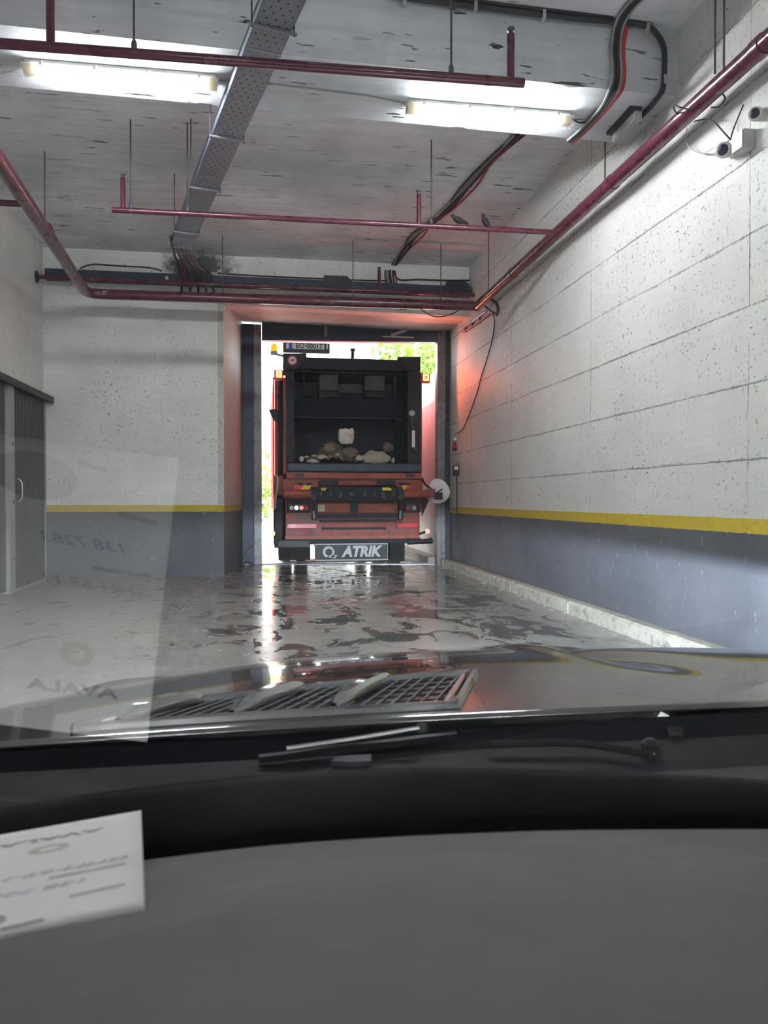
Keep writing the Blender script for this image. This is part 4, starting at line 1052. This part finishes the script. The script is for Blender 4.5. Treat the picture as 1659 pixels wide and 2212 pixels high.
r2 = [Vector((-.55, r2[0].y-.06, r2[0].z))] + r2 + [Vector((.85, r2[-1].y-.03, r2[-1].z)), Vector((1.15, r2[-1].y-.10, r2[-1].z-.005))]
rows = [[p+Vector((0,.035,-.05)) for p in r1], [p+Vector((0,.014,-.008)) for p in r1], r1]
for t in (.2,.4,.6,.8): rows.append([p.lerp(q,t)+Vector((0,0,.004*math.sin(math.pi*t)-.004*t)) for p,q in zip(r1,r2)])
rows.append([p+Vector((0,.004,-.004)) for p in r2]); rows.append([p+Vector((0,-.002,-.014)) for p in r2])
MB().grid(rows).build('dash_roll', MT['dash2'], car, smooth=True, angle=60)
rows = [[p+Vector((0,.004,-.012)) for p in r2], [p+Vector((0,-.004,-.004)) for p in r2]]
for k in range(1, 13):
    t = k/12; rows.append([Vector((p.x*(1+.0*t), p.y-.50*t, p.z-.004+.50*t*.36 - .02*t*t)) for p in r2])
rows.append([Vector((p.x, p.y-.52, p.z-.3)) for p in r2])
MB().grid(rows).build('dashboard', MT['dash'], car, smooth=True, angle=60)

# windscreen: flat glass leaning back over the camera, plus roof and pillars out of the frame
gp = Vector((0, .72, H-.255)); gd = Vector((0, -math.cos(math.radians(35)), math.sin(math.radians(35))))
def GP(x, t): return Vector((x, gp.y, gp.z)) + gd*t
gl_ = MB().prism([GP(-.50,-.075), GP(1.10,-.075), GP(.98,.86), GP(-.38,.86)], Vector((0,.574,.819))*.001)
MB().grid([[GP(-.50,-.075), GP(1.10,-.075)], [GP(-.38,.86), GP(.98,.86)]]).build('windscreen', MT['glass'], car)
T_ = GP(0,.86)
MB().box((-.44, -2.3, T_.z-.005), (1.04, T_.y, T_.z+.03)).build('roof', MT['paint'], car, bevel=.01)
MB().box((-.42, -2.28, T_.z-.03), (1.02, T_.y-.01, T_.z-.008)).build('headliner', MT['liner'], car)
for (xa, xb) in ((-.52,-.41), (1.12,1.01)):
    MB().bar(GP(xa,-.09), GP(xb,.86), .06, .05).build('pillar', MT['paint'], car)
for sx in (-.58, 1.18):
    MB().box((sx-.05, -2.3, .28), (sx+.05, .80, .93)).build('door', MT['paint'], car, bevel=.02)
MB().box((-.6, -2.35, .28), (1.2, -2.25, T_.z)).build('tail', MT['paint'], car, bevel=.02)
MB().box((-.52, -2.25, .25), (1.12, .75, .29)).build('floor_pan', MT['liner'], car)
for (x, y) in ((-.60,1.62), (1.20,1.62), (-.60,-1.55), (1.20,-1.55)):
    w = MB().lathe((x-.10,y,.33), (1,0,0), [(0,.2),(.01,.31),(.04,.33),(.16,.33),(.19,.31),(.2,.2)], 26).build('wheel', MT['rubber'], car, smooth=True)
    MB().lathe((x-.105,y,.33), (1,0,0), [(0,.05),(.01,.2),(.2,.2),(.21,.05)], 18).build('rim', MT['silver'], w, smooth=True)
# dipped headlamps with unseen plates added above them to cut off the beam
for x, hz, en, ax in ((-.38,.64,800,.1), (.98,.705,2900,.9)):
    poly = [(x-.2,2.46,hz+.0015)] + [(x+.2*math.cos(math.pi*(1-k/10)), 2.50+.2*math.sin(math.pi*(1-k/10)), hz+.0015) for k in range(11)] + [(x+.2,2.46,hz+.0015)]
    hl_ = MB().prism(poly, (0,0,.006)).build('headlamp_shield', MT['mesh_blk'], car)
    l = bpy.data.lights.new('headlamp', 'SPOT'); l.energy = en; l.color = (.80,.88,1.0); l.spot_size = math.radians(120); l.spot_blend = .9; l.shadow_soft_size = .006
    o = bpy.data.objects.new('headlamp', l); col.objects.link(o); o.parent = car
    o.location = Vector((x, 2.50, hz)) - ORG['car']; o.rotation_euler = Vector((ax,1,-.08)).to_track_quat('-Z','Y').to_euler()

# ------------------------------------------------------------------ parking slip lying on the dashboard
sA = CAM + ray(305,1752)*(.690/ray(305,1752).y); sB = CAM + ray(313,1968)*(.400/ray(313,1968).y)
fA = CAM + ray(0,1805)*(.672/ray(0,1805).y); pn = (fA-sA).cross(sB-sA).normalized(); fB = CAM + ray(0,2030)*((sA-CAM).dot(pn)/ray(0,2030).dot(pn))
eA = sA + (fA-sA)*1.9; eB = sB + (fB-sB)*3.2
def SP(s, t): return sA.lerp(eA,s).lerp(sB.lerp(eB,s), t) + Vector((0,0,-.0*math.sin(math.pi*t)))
MT['paper'] = plain('white_paper_slip', (.92,.92,.90), .7, var=.02, scale=12)
MT['print'] = plain('grey_print_and_oval', (.36,.36,.37), .7)
MT['pen'] = plain('blue_ballpoint', (.33,.34,.46), .7)
MT['stamp'] = plain('pale_olive_stamp', (.62,.61,.54), .7)
slip = thing('parking_slip', sA.lerp(sB,.5), 'white paper slip with upside-down print lying on the dashboard', 'paper')
mb = MB().grid([[SP(i/10,j/14) for i in range(11)] for j in range(15)])
o = mb.build('sheet', MT['paper'], slip, smooth=True); sol = o.modifiers.new('thickness','SOLIDIFY'); sol.thickness = .0006; sol.offset = 1
uu = (eA-sA).normalized(); vv = (sB-sA).normalized(); nn = pn.copy()
if nn.z < 0: nn = -nn
def slip_hit(x, y):
    d = ray(x, y); k = (sA-CAM).dot(nn)/d.dot(nn); return CAM + d*k
def print_(txt, px, py, size, m, nm, **kw):
    mb = MB(); c = slip_hit(px, py); u2 = -uu; u2 = -u2
    put_text(mb, txt, size, c+nn*.0009, -uu*-1, vv, nn, **kw); mb.build(nm, MT[m], slip)
print_('AVALA', 112, 1812, .018, 'print', 'heading', bold=.0006, sx=1.35)
print_('GHH-69-H', 138, 1880, .014, 'pen', 'handwriting', shear=.3, sx=1.3)
print_('138 7283', 75, 1925, .013, 'pen', 'handwriting', shear=.3, sx=1.3)
def line(px0, py0, px1, py1, w, m, nm): MB().bar(slip_hit(px0,py0)+nn*.0009, slip_hit(px1,py1)+nn*.0009, w, .0004, nn).build(nm, MT[m], slip)
line(105,1900,272,1868,.004,'stamp','slip_line'); line(150,1940,270,1912,.004,'stamp','slip_line'); line(0,2012,95,1990,.004,'print','slip_line')  # the last one is a plain grey band beside the oval
c = slip_hit(106,1836)+nn*.0009; mb = MB(); n = 20
for k in range(n):
    a0, a1 = 2*math.pi*k/n, 2*math.pi*(k+1)/n
    mb.add([c+uu*math.cos(a)*r_+vv*math.sin(a)*r_ for a, r_ in ((a0,.014),(a1,.014),(a1,.007),(a0,.007))], [(0,1,2,3)])
mb.build('emblem', MT['stamp'], slip)
# plain dark oval near the driver's end of the slip
c = SP(.46,.90)+nn*.0009; mb = MB(); n = 28
mb.add([c+uu*math.cos(2*math.pi*k/n)*.030+vv*math.sin(2*math.pi*k/n)*.020 for k in range(n)], [tuple(range(n))])
mb.build('dark_oval', MT['print'], slip)

# ================================================================== TWO BIRDS ON THE SPRINKLER PIPE
MT['feather'] = plain('black_feathers', (.012,.012,.014), .7, var=.4, scale=60)
MT['beak'] = plain('dark_beak', (.05,.045,.04), .5)
def bird(px, yaw, pitch, label):
    q = PY(px, 490, 8.39); base = Vector((q.x, 8.395, ZP+.030))
    r = thing('bird', base, label, 'bird', 'birds perched on the pipe')
    ca, sa = math.cos(pitch), math.sin(pitch); f = Vector((math.cos(yaw)*ca, math.sin(yaw)*ca, sa)); u = Vector((-math.cos(yaw)*sa, -math.sin(yaw)*sa, ca))
    c = base + Vector((0,0,.058))
    prof = [(-.125,.004,0),(-.105,.012,-.002),(-.07,.018,0),(-.045,.028,0),(-.015,.036,-.002),(.02,.036,0),(.042,.027,.006),(.055,.021,.014),(.068,.022,.020),(.082,.019,.022),(.092,.009,.020)]
    MB().tube([c+f*a+u*h for a,_,h in prof], [b for _,b,_ in prof], 14).build('body', MT['feather'], r, smooth=True)
    MB().tube([c+f*.090+u*.020, c+f*.112+u*.016], [.006,.001], 6).build('beak', MT['beak'], r)
    sd = f.cross(u)
    for s_ in (-1,1):
        MB().prism([c+sd*s_*.034+f*.03+u*.012, c+sd*s_*.037-f*.02+u*.016, c+sd*s_*.018-f*.105+u*.006, c+sd*s_*.034-f*.03-u*.012], sd*s_*.004).build('wing', MT['feather'], r)
        MB().tube([c+sd*s_*.012-u*.025, Vector((base.x, base.y, base.z))+sd*s_*.012], .003, 5).build('foot', MT['beak'], r)
bird(990, math.pi, .30, 'dark bird perched flat on the sprinkler pipe facing left')
bird(1049, math.pi-.5, .95, 'dark bird sitting upright on the sprinkler pipe nearer the wall')
